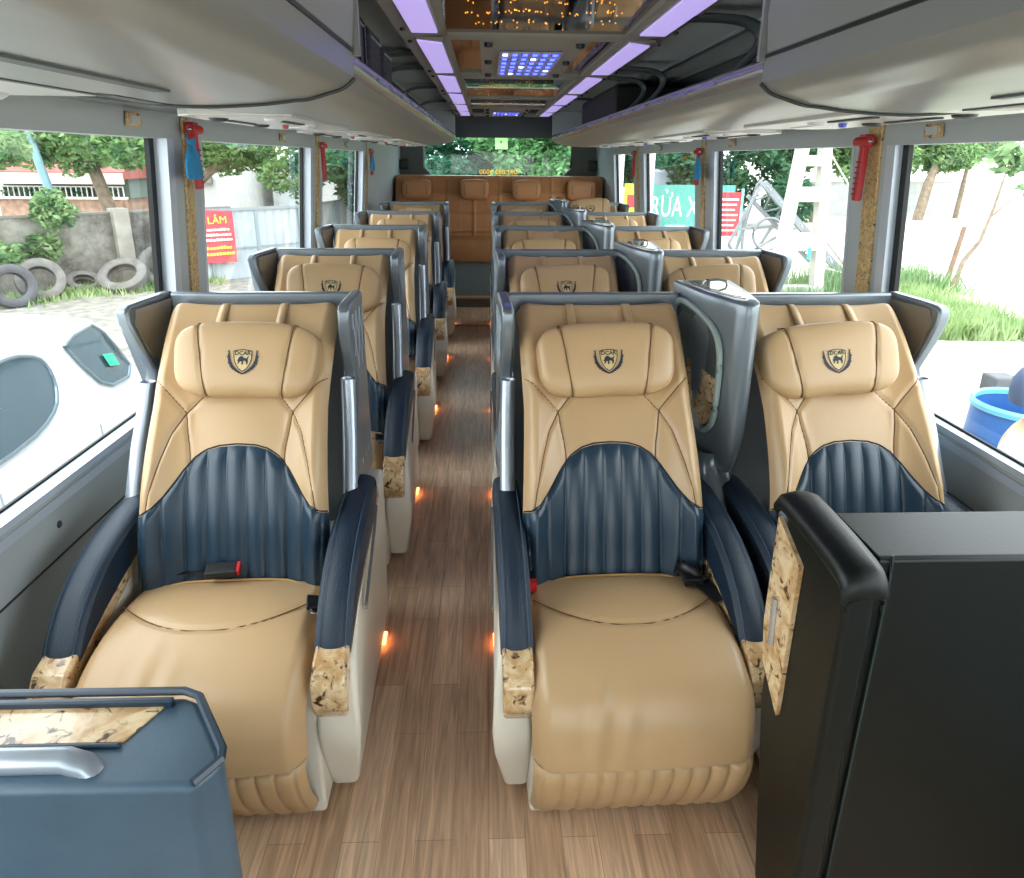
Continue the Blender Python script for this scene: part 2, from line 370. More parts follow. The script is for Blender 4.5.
# ceiling centre: mirror panels, air-vent hatches, cross bars
CM = M('hatch_grey', '8d8b85', .45)
bars = MB()
for (a, b) in [(2.14, 2.22), (3.12, 3.24), (4.20, 4.30), (5.02, 5.12), (5.9, 6.05), (Y0, Y0+.1), (.2, .28)]:
    bars.box(-.11, .40, a, b, 1.852, 1.9)
bars.build('trim_9', HOUS, smooth=False, kind='structure')
rnd = random.Random(4)
for k, (a, b, lab) in enumerate([(.28, 2.14, 'nearest dark mirror ceiling panel dotted with amber star lights'), (3.24, 4.20, 'middle dark mirror ceiling panel behind the large blue-lit hatch'), (4.30, 5.02, 'farthest dark mirror ceiling panel before the small blue hatch')]):
    t = thing('mirror_panel', (.145, (a+b)/2, 1.848), lab, 'ceiling mirror', 'dark mirror ceiling panels')
    hy = (b-a)/2; P = np.zeros((24, 9, 3))
    for i in range(24):
        for j in range(9):
            v = -1+2*i/23; u = -1+2*j/8; P[i, j] = (u*.255, v*hy, .012+.012*math.cos(v*PI/2)*1.0)
    MB().grid(P).build('mirror', MIRROR, t, recalc=False)
    sm = MB()
    for q in range(150 if k == 0 else 60):
        x, y = rnd.uniform(-.2, .2), rnd.uniform(-hy*.95, hy*.95)
        if k == 0 and q < 110: y = rnd.choice([.45, .6, .72, .84])*hy+.02*math.sin(x*30)+rnd.gauss(0, .012)
        z = .012+.012*math.cos(y/hy*PI/2)-.001
        sm.add([(x-.0014, y-.002, z), (x+.0014, y-.002, z), (x+.001, y+.003, z), (x-.001, y+.003, z)], [(0, 1, 2, 3)])
    so_ = sm.build('star_light', STAR, t, smooth=False, recalc=False); so_['kind'] = 'stuff'
def hatch(y0, y1, lab, nx, ny, led0, led1):
    t = thing('air_vent_hatch', (.145, (y0+y1)/2, 1.86), lab, 'air vent', None); hy = (y1-y0)/2
    MB().box(-.255, -.165, -hy, hy, .004, .01).box(.165, .255, -hy, hy, .004, .01).build('mirror', MIRROR, t, smooth=False)
    p = MB(); p.box(-.165, .165, -hy, hy, -.006, .02); p.build('panel', CM, t, smooth=False)
    g = MB()
    for i in range(nx+1):
        x = -.1+.2*i/nx; g.box(x-.004, x+.004, led0, led1, -.014, -.009)
    for j in range(ny+1):
        y = led0+(led1-led0)*j/ny; g.box(-.104, .104, y-.006, y+.006, -.015, -.009)
    g.build('grille', M('lilac_grille', 'aaa4c8', .4), t, smooth=False)
    MB().box(-.1, .1, led0, led1, -.009, -.006).build('led_backing', M('dark_blue_panel', '3a3a80', .3), t, smooth=False)
    for i in range(nx):
        for j in range(ny):
            x = -.1+.2*(i+.5)/nx; y = led0+(led1-led0)*(j+.5)/ny
            MB().box(x-.008, x+.008, y-.02, y+.02, -.013, -.009).build('led', LEDW if (i*3+j*5) % 7 == 0 else LED, t, smooth=False)
    for x in (-.14, .14):
        for y in (-hy+.06, 0, hy-.06): MB().lathe([(0, -.02), (.012, -.018), (.014, -.006)], (x, y, 0), 12).build('knob', BLACK, t)
hatch(2.22, 3.12, 'large grey ceiling hatch with blue-lit air grille and black knobs', 6, 6, -.24, .38)
hatch(5.12, 5.9, 'small far ceiling hatch with blue-lit air grille near the dark header', 7, 3, -.1, .26)

# ------------------------------------------------------------------ overhead racks and lockers
PROF = [(1.05-.0, 1.655), (.93, 1.64), (.725, 1.62), (.60, 1.622), (.505, 1.632), (.455, 1.645), (.425, 1.655), (.403, 1.672)]   # distance from the bus axis, height
CXB = .14
def rx(side, d): return CXB+(d if side == 'right' else -d)*1.0
def rack(side):
    sg = 1 if side == 'right' else -1
    wallx = (WR(1.65) if side == 'right' else WL(1.65))
    t = thing('luggage_rack', (CXB, 0, 1.62), 'long open overhead luggage rack along the %s side wall' % side, 'luggage rack')
    def X(d): return sg*d
    prof = smooth_profile(PROF, 40)
    dW = abs(wallx-CXB)-.004
    prof[0][0] = dW
    out = [(X(d), z-1.62) for d, z in prof]
    inn = [(X(.42), 1.70-1.62), (X(.60), 1.695-1.62), (X(.9), 1.70-1.62), (X(dW), 1.71-1.62)]
    body = MB().prism(out+[(X(.400), 1.69-1.62)]+inn, 'y', 1.412, 5.95)
    body.build('shelf', BIN, t, sharp=25)
    # silver front lip
    lip = MB()
    lp = [(X(.403), .05), (X(.392), .062), (X(.388), .078), (X(.396), .088), (X(.415), .086), (X(.42), .075)]
    lip.prism(lp, 'y', 1.412, 5.9); lip.build('lip', SILV, t, sharp=60)
    y = 1.7                                    # dashed blue-violet strip lamps in the lip
    while y < 5.6:
        MB().box(min(X(.3855), X(.3885)), max(X(.3855), X(.3885)), y, y+.16, .066, .074).build('strip', M('violet_strip', '8080a8', .4), t, smooth=False); y += .24
    # inner cove
    cv = MB(); P = []
    for d, z in smooth_profile([(dW, 1.70), (dW-.005, 1.80), (dW-.08, 1.87), (dW-.3, 1.893), (.55, 1.893), (.40, 1.893)], 24):
        P.append([(X(d), yy, z-1.62) for yy in np.linspace(1.412, 5.95, 3)])
    cv.grid(P); cv.build('cove', BIND, t, recalc=False)
    for (d, z) in ((.78, 1.888), (.62, 1.890)):
        r = MB().beam((X(d), 1.5, z-1.62), (X(d), 5.9, z-1.62), .02, .012); r.build('rail', M('rail_grey', '8f979a', .35, metal=.4), t, smooth=False)
    # curved brackets
    for yb in ([1.92, 2.95, 3.3, 4.4] if side == 'right' else [2.7, 3.1, 3.9, 4.8]):
        b = MB(); pts = smooth_profile([(.44, .075), (.50, .11), (.56, .17), (.57, .215), (.52, .245), (.42, .252), (.36, .25)], 20)
        Q = []
        for i, (d, z) in enumerate(pts):
            Q.append([(X(d), yb-.035, z), (X(d), yb+.035, z)])
        b.grid(Q); o = b.build('bracket', M('bracket_grey', '4c5456', .45), t, recalc=False)
        so2 = o.modifiers.new('thick', 'SOLIDIFY'); so2.thickness = .010
    # end plate
    ep = [(X(d), z-1.62) for d, z in PROF]+[(X(.40), .27), (X(1.15), .27)]
    ep[0] = (X(dW), .035)
    MB().prism(ep, 'y', 5.95, 6.0).build('end_plate', WALL, t, smooth=False)
    # service panels under the rack: plates with lamps, nozzles, slots
    PW = M('service_white', 'c4c4c0', .3, metal=.2); SLOT = M('slot_dark', '3f4442', .5)
    def under(d): return float(np.interp(d, [p[0] for p in PROF][::-1], [p[1] for p in PROF][::-1]))-1.62
    ys = [2.2, 3.3, 4.4, 5.4] if side == 'left' else [1.75, 2.9, 4.0, 5.1]
    for yb in ys:
        pz = under(.75)-.003
        pts = [(X(.62), yb-.38), (X(.66), yb-.42), (X(.86), yb-.42), (X(.9), yb-.38), (X(.9), yb+.38), (X(.86), yb+.42), (X(.66), yb+.42), (X(.62), yb+.38)]
        p = MB().prism(pts, 'z', pz-.006, pz+.012).build('service_panel', PW, t, bevel=.004)
        for q, (dd, dy) in enumerate([(.69, -.3), (.83, -.3), (.69, .05), (.83, .05)]):
            MB().lathe([(0, -.010), (.014, -.010), (.022, -.007), (.026, 0)], (X(dd), yb+dy, pz-.004), 16).build('air_nozzle', DARKGREY if q % 2 else M('nozzle_white', 'd0d4d8', .3), p)
        for q, (dd, dy, wd, ln) in enumerate([(.69, -.12, .018, .2), (.83, -.12, .018, .2), (.76, .24, .05, .16)]):
            MB().box(X(dd)-wd/2, X(dd)+wd/2, yb+dy-ln/2, yb+dy+ln/2, pz-.010, pz-.006).build('slot' if q < 2 else 'reading_light', SLOT if q < 2 else M('lamp_white', 'eceef0', .25), p, smooth=False)
        MB().lathe([(0, -.012), (.009, -.01), (.011, 0)], (X(.76), yb+.06, pz-.006), 10).build('call_button', M('button_red', 'a03038', .3) if side == 'left' else M('button_blue', '4048c0', .3), p)
    return t
rL = rack('left'); rR = rack('right')

def locker(side):
    """closed front part of the rack: belly shell, lid, seal"""
    sg = 1 if side == 'right' else -1; X = lambda d: sg*d
    dW = abs((WR(1.65) if side == 'right' else WL(1.65))-CXB)-.004
    t = thing('overhead_locker', (CXB, 0, 1.62), 'closed grey overhead locker with curved belly at the %s front of the cabin' % side, 'overhead locker')
    prof = [(dW, 1.650)]+[(d, z-.007) for d, z in smooth_profile(PROF, 40)[2:]]
    outer = [(X(d-(.012 if d < .5 else 0)), z-1.62) for d, z in prof]
    inner = [(X(.389), 1.705-1.62), (X(.43), 1.705-1.62), (X(.43), 1.66-1.62), (X(.7), 1.64-1.62), (X(dW), 1.665-1.62)]
    MB().prism(outer+inner, 'y', Y0+.01, 1.410).build('body', BIN, t, sharp=25)
    lid = [(X(.387), 1.712-1.62), (X(.380), 1.78-1.62), (X(.385), 1.85-1.62), (X(.41), 1.85-1.62), (X(.405), 1.712-1.62)]
    l = MB().prism(lid, 'y', Y0+.02, 1.395).build('lid', BIN2, t, bevel=.004)
    MB().beam((X(.389), Y0+.02, 1.708-1.62), (X(.389), 1.395, 1.708-1.62), .008, .006).build('seal', BLACK, t, smooth=False)
    MB().prism([(X(.375), 1.70-1.62), (X(.42), 1.70-1.62), (X(.42), 1.86-1.62), (X(.375), 1.86-1.62)], 'y', 1.398, 1.410).build('edge_frame', BIN2, t, smooth=False)
    SL = M('slot_grey', '505654', .5)
    MB().tube([(X(d-(.014 if d < .5 else 0)), 1.413, z-1.622) for d, z in prof[2:]], .004, 6).build('end_seal', DARKGREY, t)
    def u(d): return float(np.interp(d, [p[0] for p in PROF][::-1], [p[1] for p in PROF][::-1]))-1.62-.007
    if side == 'left':
        bars_ = [(.625, -.4, 1.12, .012), (.80, .55, 1.30, .006), (.76, 1.22, 1.42, .014)]
    else:
        bars_ = [(.735, .3, 1.3, .012), (.62, .3, 1.07, .010)]
    for d, a, b, wd in bars_:
        MB().box(X(d)-wd, X(d)+wd, a, b, u(d)-.004, u(d)+.004).build('slot', SL, t, smooth=False)
    pz = u(.95)-.01
    pn = MB().prism([(X(.84), .55), (X(1.08), .55), (X(1.08), 1.36), (X(.84), 1.36)], 'z', pz-.004, pz+.03).build('service_panel', M('service_white', 'c4c4c0', .3), t, bevel=.006)
    for yy, dd in ((.95, 1.0), (1.08, 1.0), (1.2, 1.02), (1.3, 1.0)):
        MB().lathe([(0, -.014), (.02, -.014), (.03, -.008), (.034, 0)], (X(dd), yy, pz), 18).build('air_nozzle', M('nozzle_white', 'd0d4d8', .3), pn)
    if side == 'right':
        MB().prism([(.86, 1.79-1.62), (.90, 1.748-1.62), (.99, 1.745-1.62), (1.01, 1.78-1.62), (.99, 1.82-1.62), (.88, 1.82-1.62)], 'x', .370, .381).build('latch_plate', BURL, t, smooth=False)
        MB().box(.366, .371, .92, .975, 1.765-1.62, 1.79-1.62).build('latch', SILV, t, smooth=False)
    return t
locker('left'); locker('right')

# luggage in the racks
def bag(name, x0, x1, y0, y1, z0, z1, mat, lab, cat):
    t = thing(name, ((x0+x1)/2, (y0+y1)/2, z0), lab, cat); hx, hy = (x1-x0)/2, (y1-y0)/2
    MB().box(-hx, hx, -hy, hy, 0, z1-z0).build('body', mat, t, bevel=min(hx, hy, .03)*.6, seg=3)
    r = MB()
    for q in (range(-2, 3) if name == 'storage_case' else ()): r.box(-hx-.004, hx+.004, q*hy*.38-.006, q*hy*.38+.006, .02, z1-z0-.02)
    if r.v: r.build('rib', BLACK, t, smooth=False)
    MB().tube([(hx+.001, -hy*.8, (z1-z0)*.8), (hx+.001, hy*.8, (z1-z0)*.8)], .003, 6).build('zip', M('zip_grey', '6a6e74', .4), t)
    MB().tube([(-.04, 0, z1-z0), (-.04, 0, z1-z0+.02), (.04, 0, z1-z0+.02), (.04, 0, z1-z0)], .005, 6).build('handle', BLACK, t)
bag('storage_case', -.62, -.285, 1.46, 1.80, 1.70, 1.835, RUBBER, 'black hard case in the left luggage rack beside the closed locker', 'case')
bag('fabric_bag', -.60, -.285, 1.84, 2.04, 1.70, 1.83, M('speckled_fabric', '23262e', .9, bump=.8, bscale=60, var=.6, vscale=70), 'speckled black fabric bag in the left luggage rack, the nearer one', 'bag')
bag('fabric_bag', -.60, -.285, 2.07, 2.26, 1.70, 1.82, M('speckled_fabric', '23262e', .9), 'speckled black fabric bag in the left luggage rack, the farther one', 'bag')
bag('suitcase', .60, .95, 3.45, 4.6, 1.70, 1.86, RUBBER, 'black suitcase lying in the right luggage rack behind the brackets', 'suitcase')

# ------------------------------------------------------------------ wall fittings
def burl_strip(side, y, wd, z0=.75):
    W = WL if side == 'left' else WR; sg = -1 if side == 'left' else 1
    mb = MB().prism([(W(z0), z0), (W(z0)-sg*.012, z0), (W(1.648)-sg*.012, 1.648), (W(1.648), 1.648)], 'y', y-wd/2, y+wd/2)
    o = mb.build('trim_%d' % burl_strip.n, BURLD, bevel=.003, kind='structure'); burl_strip.n += 1
burl_strip.n = 10
LS = [(2.56, .064), (4.5, .07), (6.36, .07)]; RS = [(2.44, .085), (4.40, .08), (6.34, .08)]
for y, wd in LS: burl_strip('left', y, wd)
for y, wd in RS: burl_strip('right', y, wd)
def hammer(side, y, z, hang, lab):
    sg = 1 if side == 'left' else -1; W = WL if side == 'left' else WR
    t = thing('emergency_hammer', (W(z)+sg*.016, y, z), lab, 'hammer', 'red emergency hammers on the window pillars')
    MB().box(0, .03*sg, -.02, .02, -.03, .012).build('bracket', RED, t, bevel=.004)
    hm = MB(); hm.tube([(sg*.022, -.045, -.012), (sg*.022, .045, -.012)], [.016, .016], 12); hm.build('head', RED, t)
    MB().tube([(sg*.022, -.052, -.012), (sg*.022, -.045, -.012)], [.003, .009], 8).build('tip', SILV, t)
    h = MB(); h.box(sg*.004, sg*.028, -.014, .014, -.21, -.02); h.build('handle', RED, t, bevel=.005)
    g = MB()
    for k in range(7): g.box(sg*.0265, sg*.031, -.015, .015, -.19+k*.018, -.184+k*.018)
    g.build('grip_rib', M('dark_red', '8c1820', .5), t, smooth=False)
    if hang:
        b = thing('cloth_bag', (W(z)+sg*.052, y-.075, z-.05), 'small tied blue cloth bag hanging over the '+hang, 'bag', 'blue cloth bags hung on the hammers')
        rows = [(.004, .018, .012), (-.012, .009, .009), (-.025, .020, .012), (-.05, .042, .016), (-.08, .054, .017), (-.11, .058, .016), (-.124, .056, .011), (-.126, .002, .002)]
        P = []
        for (zz, wy, wx) in rows:
            P.append([(wx*math.cos(a)*(1+.12*math.sin(5*a)), wy*math.sin(a)*(1+.08*math.sin(4*a+zz*40)), zz) for a in np.linspace(0, 2*PI, 25)])
        MB().grid(P).build('pouch', BLUEBAG, b)
        MB().tube([(0, -.035, .012), (.004*sg, -.012, -.01), (0.006*sg, .012, -.012), (0, .03, .01)], .004, 6).build('drawstring', BLUEBAG, b)
hammer('left', 2.545, 1.62, 'nearest left hammer', 'red emergency hammer on the nearest left burl pillar, behind a blue bag')
hammer('left', 4.5, 1.60, None, 'red emergency hammer on the second left burl pillar, no bag on it')
hammer('left', 6.36, 1.585, 'farthest left hammer', 'red emergency hammer on the farthest left burl pillar, with a blue bag')
hammer('right', 2.45, 1.60, None, 'large red emergency hammer on the nearest right burl pillar, no bag on it')
hammer('right', 4.40, 1.585, 'middle right hammer', 'red emergency hammer on the middle right burl pillar, behind a blue bag')
hammer('right', 6.34, 1.59, None, 'small red emergency hammer on the farthest right burl pillar')
def hook_plate(side, y, z, s, lab):
    sg = 1 if side == 'left' else -1; W = WL if side == 'left' else WR
    t = thing('switch_plate', (W(z)+sg*.002, y, z), lab, 'switch plate', 'burl-framed plates above the windows')
    MB().prism([(-.05*s, -.018), (.045*s, -.022), (.055*s, .012), (.04*s, .020), (-.04*s, .020)], 'x', 0, sg*.008).build('frame', BURL, t, bevel=.002)
    MB().prism([(-.032*s, -.010), (.03*s, -.012), (.034*s, .010), (-.026*s, .012)], 'x', sg*.008, sg*.012).build('insert', M('insert_grey', 'b8bcba', .4), t, smooth=False)
hook_plate('left', 2.19, 1.622, .9, 'small burl-framed plate above the nearest left window')
hook_plate('left', 3.74, 1.615, 1, 'small burl-framed plate above the second left window')
hook_plate('left', 5.4, 1.612, 1, 'small burl-framed plate above the third left window')
hook_plate('right', 2.12, 1.612, .9, 'small burl-framed plate above the nearest right window')
hook_plate('right', 3.88, 1.615, 1, 'small burl-framed plate above the second right window')
hook_plate('right', 5.5, 1.612, 1, 'small burl-framed plate above the third right window')
for s, x in (('left', WL(1.5)+.05), ('right', WR(1.5)-.05)):
    t = thing('wall_speaker', (x, 8.74, 1.39), 'small black loudspeaker box on the %s side of the rear wall' % s, 'speaker')
    MB().box(-.05, .05, -.05, .055, 0, .12).build('case', BLACK, t, bevel=.008)
    MB().lathe([(0, -.004), (.02, 0), (.035, -.006), (.037, 0)], (0, -.052, .06), 20, 'y').build('cone', DARKGREY, t)

# ------------------------------------------------------------------ the seats
BP = smooth_profile([(-.475, .40), (-.445, .50), (-.41, .62), (-.35, .76), (-.26, .90), (-.15, 1.03), (-.075, 1.098), (-.045, 1.108), (-.032, 1.085)], 121)
def back_point(a, b, off=0):
    """a -1..1 across, b 0..1 up the backrest, off = distance in front of it"""
    t = np.clip(b, -.02, 1)*103; i = np.clip(t.astype(int), 0, 119); f = t-i
    y = BP[i, 0]*(1-f)+BP[i+1, 0]*f; z = BP[i, 1]*(1-f)+BP[i+1, 1]*f
    dy = BP[i+1, 0]-BP[i, 0]; dz = BP[i+1, 1]-BP[i, 1]; L = np.hypot(dy, dz); ny, nz = -dz/L, dy/L
    wd = np.interp(b, [0, .1, .3, .55, .85, .96, 1.0], [.250, .249, .244, .233, .242, .242, .230])
    aa = np.abs(a)
    bol = .050*np.clip((aa-.5)/.35, 0, 1)**1.5*np.interp(b, [0, .15, .35, .6, .8, 1], [.6, 1, 1, .6, .25, .1])
    edge = -.035*np.clip((aa-.86)/.14, 0, 1)**2.2
    h = off+bol+edge+.006*np.cos(a*PI/2)*np.sin(np.clip(b, 0, 1)*PI)
    return np.stack([a*wd, y+ny*h, z+nz*h], -1)
ARCH = [(0, .462), (.2, .459), (.34, .45), (.46, .432), (.56, .404), (.65, .37), (.73, .340), (.82, .313), (.92, .297), (1.0, .292)]
arch = lambda a: np.interp(np.abs(a), [p[0] for p in ARCH], [p[1] for p in ARCH])
SEAMS = []
for s in (-1, 1):
    SEAMS += [[(s*.60, .54), (s*.57, .50), (s*.53, .46), (s*.51, .42)],                # inner bolster seam down to the arch
              [(s*.97, .62), (s*.8, .585), (s*.60, .54)], [(s*.34, .60), (s*.46, .575), (s*.60, .54)],
              [(s*.60, .54), (s*.72, .49), (s*.80, .42), (s*.86, .35), (s*.885, .30)]]
def backrest_mesh():
    A, B = np.meshgrid(np.linspace(-1, 1, 121), np.linspace(0, 1.14, 150), indexing='ij')
    D = np.full(A.shape, 9.)
    for l in SEAMS: D = np.minimum(D, polydist(A*.25, B*.75, [(x*.25, y*.75) for x, y in l]))
    off = -.007*np.exp(-(D/.0045)**2)+.002*np.exp(-(D/.018)**2)-.007*(B < arch(A)-.012)
    Bc = np.minimum(B, 1.0)
    P = back_point(A, Bc, off)
    # roll over the top to the rear of the cushion
    t = np.clip(B-1.0, 0, 1)*120; i = np.clip((103+t).astype(int), 0, 120)
    over = B > 1.0
    P[..., 1] = np.where(over, BP[i, 0], P[..., 1]); P[..., 2] = np.where(over, BP[i, 1], P[..., 2])
    return MB().grid(P)
def seam_mesh():
    mb = MB()
    for l in SEAMS:
        n = 14; xs = []
        L = np.array(l); t = np.linspace(0, len(l)-1, n); a = np.interp(t, range(len(l)), L[:, 0]); b = np.interp(t, range(len(l)), L[:, 1])
        mb.tube(back_point(a, b, -.004).tolist(), .0016, 5)
    return mb
def lumbar_mesh():
    A, T = np.meshgrid(np.linspace(-1, 1, 161), np.linspace(0, 1, 60), indexing='ij')
    top = arch(A); B = -.01+(top+.01)*T
    # flutes fan out a little at the sides towards the bottom
    ph = A*(1+.25*(1-T)*(np.abs(A) > .5)*(np.abs(A)-.5))
    fl = np.abs(np.cos(PI*ph*4.75))**.34
    e = np.minimum(1, (1-T)*9)*np.minimum(1, (1-np.abs(A))*18+.1)
    e = np.clip((1-T)*14, 0, 1)**.6*np.clip((1-np.abs(A))*18+.1, 0, 1)
    off = (-.002+.0135*fl)*e+.0006*(1-e)
    return MB().grid(back_point(A*1.005, B, off+.001))
def piping_mesh():
    a = np.linspace(-.99, .99, 61); return MB().tube(back_point(a, arch(a)+.004, .001).tolist(), .0022, 5)
CW = .25
CP = smooth_profile([(-.42, .425), (-.50, .452), (-.60, .468), (-.70, .468), (-.79, .448), (-.85, .41), (-.883, .355), (-.893, .30), (-.893, .255)], 90)
CP2 = smooth_profile([(-.888, .252), (-.893, .22), (-.872, .15), (-.835, .08), (-.80, .03)], 30)
def cushion_mesh():
    A, K = np.meshgrid(np.linspace(-1, 1, 101), np.arange(90), indexing='ij')
    y = CP[K, 0]; z = CP[K, 1]
    g = np.gradient(CP, axis=0); L = np.hypot(g[:, 0], g[:, 1]); ny = (g[:, 1]/L)[K]; nz = (-g[:, 0]/L)[K]
    aa = np.abs(A)
    # inset rear panel with an arc seam
    s = np.concatenate([[0], np.cumsum(np.hypot(*np.diff(CP, axis=0).T))])[K]
    arc = [(x*.23, .285-.105*abs(x)**2.2) for x in np.linspace(-1, 1, 25)]
    arc2 = [(-.23, .17), (-.225, .06), (-.15, .012), (0, .0)]; arc3 = [(.23, .17), (.225, .06), (.15, .012), (0, .0)]
    D = polydist(A*CW, s, arc)
    off = -.006*np.exp(-(D/.005)**2)
    off += .012*(1-aa**3)-.042*np.clip((aa-.84)/.16, 0, 1)**2
    off += .004*np.sin(A*23+s*11)*np.exp(-((s-.52)/.12)**2)*np.exp(-((A+.35)/.25)**2)          # creases at the front
    off -= .012*np.exp(-((s)/.03)**2)
    X = A*(CW+.003)
    return MB().grid(np.stack([X, y+ny*off, z+nz*off], -1)), D
def calf_mesh():
    A, K = np.meshgrid(np.linspace(-1, 1, 121), np.arange(30), indexing='ij')
    fl = .008*np.abs(np.cos(PI*A*6))**.5*np.clip((np.arange(30)[K])/3, 0, 1)
    e = -.03*np.clip((np.abs(A)-.9)/.1, 0, 1)**2
    return MB().grid(np.stack([A*CW, CP2[K, 0]-fl-e, CP2[K, 1]], -1))
PWD, PTH, PHT = .188, .058, .106
E1, E2 = .55, .36
def sq(c, e): return math.copysign(abs(c)**e, c)
def pillow_point(th, ph):
    x = PWD*sq(math.cos(ph), E1)*sq(math.cos(th), E2); y = PTH*sq(math.cos(ph), E1)*sq(math.sin(th), E2); z = PHT*sq(math.sin(ph), E1)
    return x, y, z
def pillow_front(x, z):
    r = max(0., 1-abs(z/PHT)**(2/E1)); r = r**(E1/E2)-abs(x/PWD)**(2/E2)
    return -PTH*max(0., r)**(E2/2)
def pillow_mesh():
    P = []
    for ph in np.linspace(-PI/2, PI/2, 49):
        row = []
        for th in np.linspace(0, 2*PI, 129):
            x, y, z = pillow_point(th, ph)
            sx = .60*PWD+.012*(z/PHT)
            d = abs(abs(x)-sx); g = .006*math.exp(-(d/.004)**2)
            k = 1-g/max(.02, math.hypot(y, z)) if abs(x) < .95*PWD else 1
            z2 = z*k*(1-.06*math.cos(x/PWD*PI/2)) if z > 0 else z*k
            row.append((x*(1+.03*z/PHT), y*k, z2+.004*math.cos(x/PWD*PI)))
        P.append(row)
    return MB().grid(P)
def pillow_seams(s):
    mb = MB()
    for s in (s,):
        pts = []
        for a in np.linspace(-PI*.95, PI*.02, 30):
            z = PHT*math.sin(a*1.0+PI/2)*.97; x = s*(.60*PWD+.012*(z/PHT))
            pts.append((x*(1+.03*z/PHT), pillow_front(x, z)*.985+.0005, z*(1-.06*math.cos(x/PWD*PI/2)) if z > 0 else z))
        mb.tube(pts, .0016, 5)
    return mb
def emblem_mesh():
    mb = MB()
    def put(pts2, faces, lift, mi):
        mb.m = mi; mb.add([(x, pillow_front(x, z+EZ)-lift, z+EZ) for x, z in pts2], faces)
    EZ = -.006
    for s in (-1, 1):        # laurel crescents
        o = [(s*.034, .026), (s*.0385, .014), (s*.0385, -.002), (s*.032, -.020), (s*.018, -.032), (0, -.040)]
        i = [(s*.035, .026), (s*.034, .014), (s*.031, -.002), (s*.024, -.016), (s*.013, -.027), (0, -.036)]
        n = len(o); fs = [(k, k+1, n+k+1, n+k) for k in range(n-1)]
        put(o+i, fs, .0016, 0)
        for k in range(6):   # leaf tips
            x, z = o[min(k, 4)]; x2, z2 = o[min(k, 4)+1]; t = .5
            cx, cz = x+(x2-x)*t, z+(z2-z)*t
            put([(cx, cz-.003), (cx+s*.004, cz+.004), (cx, cz+.003)], [(0, 1, 2)], .0017, 0)
    K_ = 1.16
    sh = [(-.021, .020), (-.012, .0225), (0, .024), (.012, .0225), (.021, .020), (.0205, .004), (.0165, -.010), (.009, -.022), (0, -.0285), (-.009, -.022), (-.0165, -.010), (-.0205, .004)]
    c = (0, 0); n = len(sh)
    sh = [(x*K_, z*K_) for x, z in sh]; inn = [(x*.91, z*.91) for x, z in sh]
    put(sh+inn, [(k, (k+1) % n, n+(k+1) % n, n+k) for k in range(n)], .0018, 0)
    put(inn, [tuple(range(n))], .0014, 1)
    v, f = text_shapes('DCAR', .0150, .0004)
    put([(x*1.0, y+.0165) for x, y in v], f, .0030, 0)
    lion = [(-.013, -.004), (-.010, .004), (-.006, .008), (-.001, .009), (.002, .005), (.008, .003), (.012, .006), (.013, .010), (.0145, .006), (.012, .001), (.013, -.006), (.011, -.012), (.008, -.012), (.009, -.007), (.005, -.003), (.001, -.004), (.002, -.010), (-.001, -.013), (-.003, -.012), (-.002, -.006), (-.006, -.004), (-.009, -.010), (-.013, -.011), (-.010, -.006)]
    tri = bpy.data.meshes  # polygon kept as one n-gon
    put([(x*1.08, z*1.1) for x, z in lion], [tuple(range(len(lion)))], .0022, 0)
    return mb

ME = {}
def arm_profile_mesh(pts, x0, x1):
    return MB().prism(pts, 'x', x0, x1)
BODY = [(-.02, .02), (-.02, .565), (-.24, .555), (-.45, .52), (-.62, .475), (-.74, .43), (-.80, .34), (-.815, .27), (-.80, .20), (-.725, .02)]
MARB = [(-.16, .575), (-.45, .548), (-.60, .505), (-.72, .465), (-.79, .450), (-.825, .41), (-.83, .355), (-.80, .305), (-.74, .33), (-.64, .43), (-.45, .49), (-.16, .53)]
PAD = [(-.20, .628), (-.30, .630), (-.42, .625), (-.53, .607), (-.61, .580), (-.68, .540), (-.728, .497), (-.760, .455), (-.762, .432), (-.738, .428), (-.62, .472), (-.45, .508), (-.30, .535), (-.20, .550)]

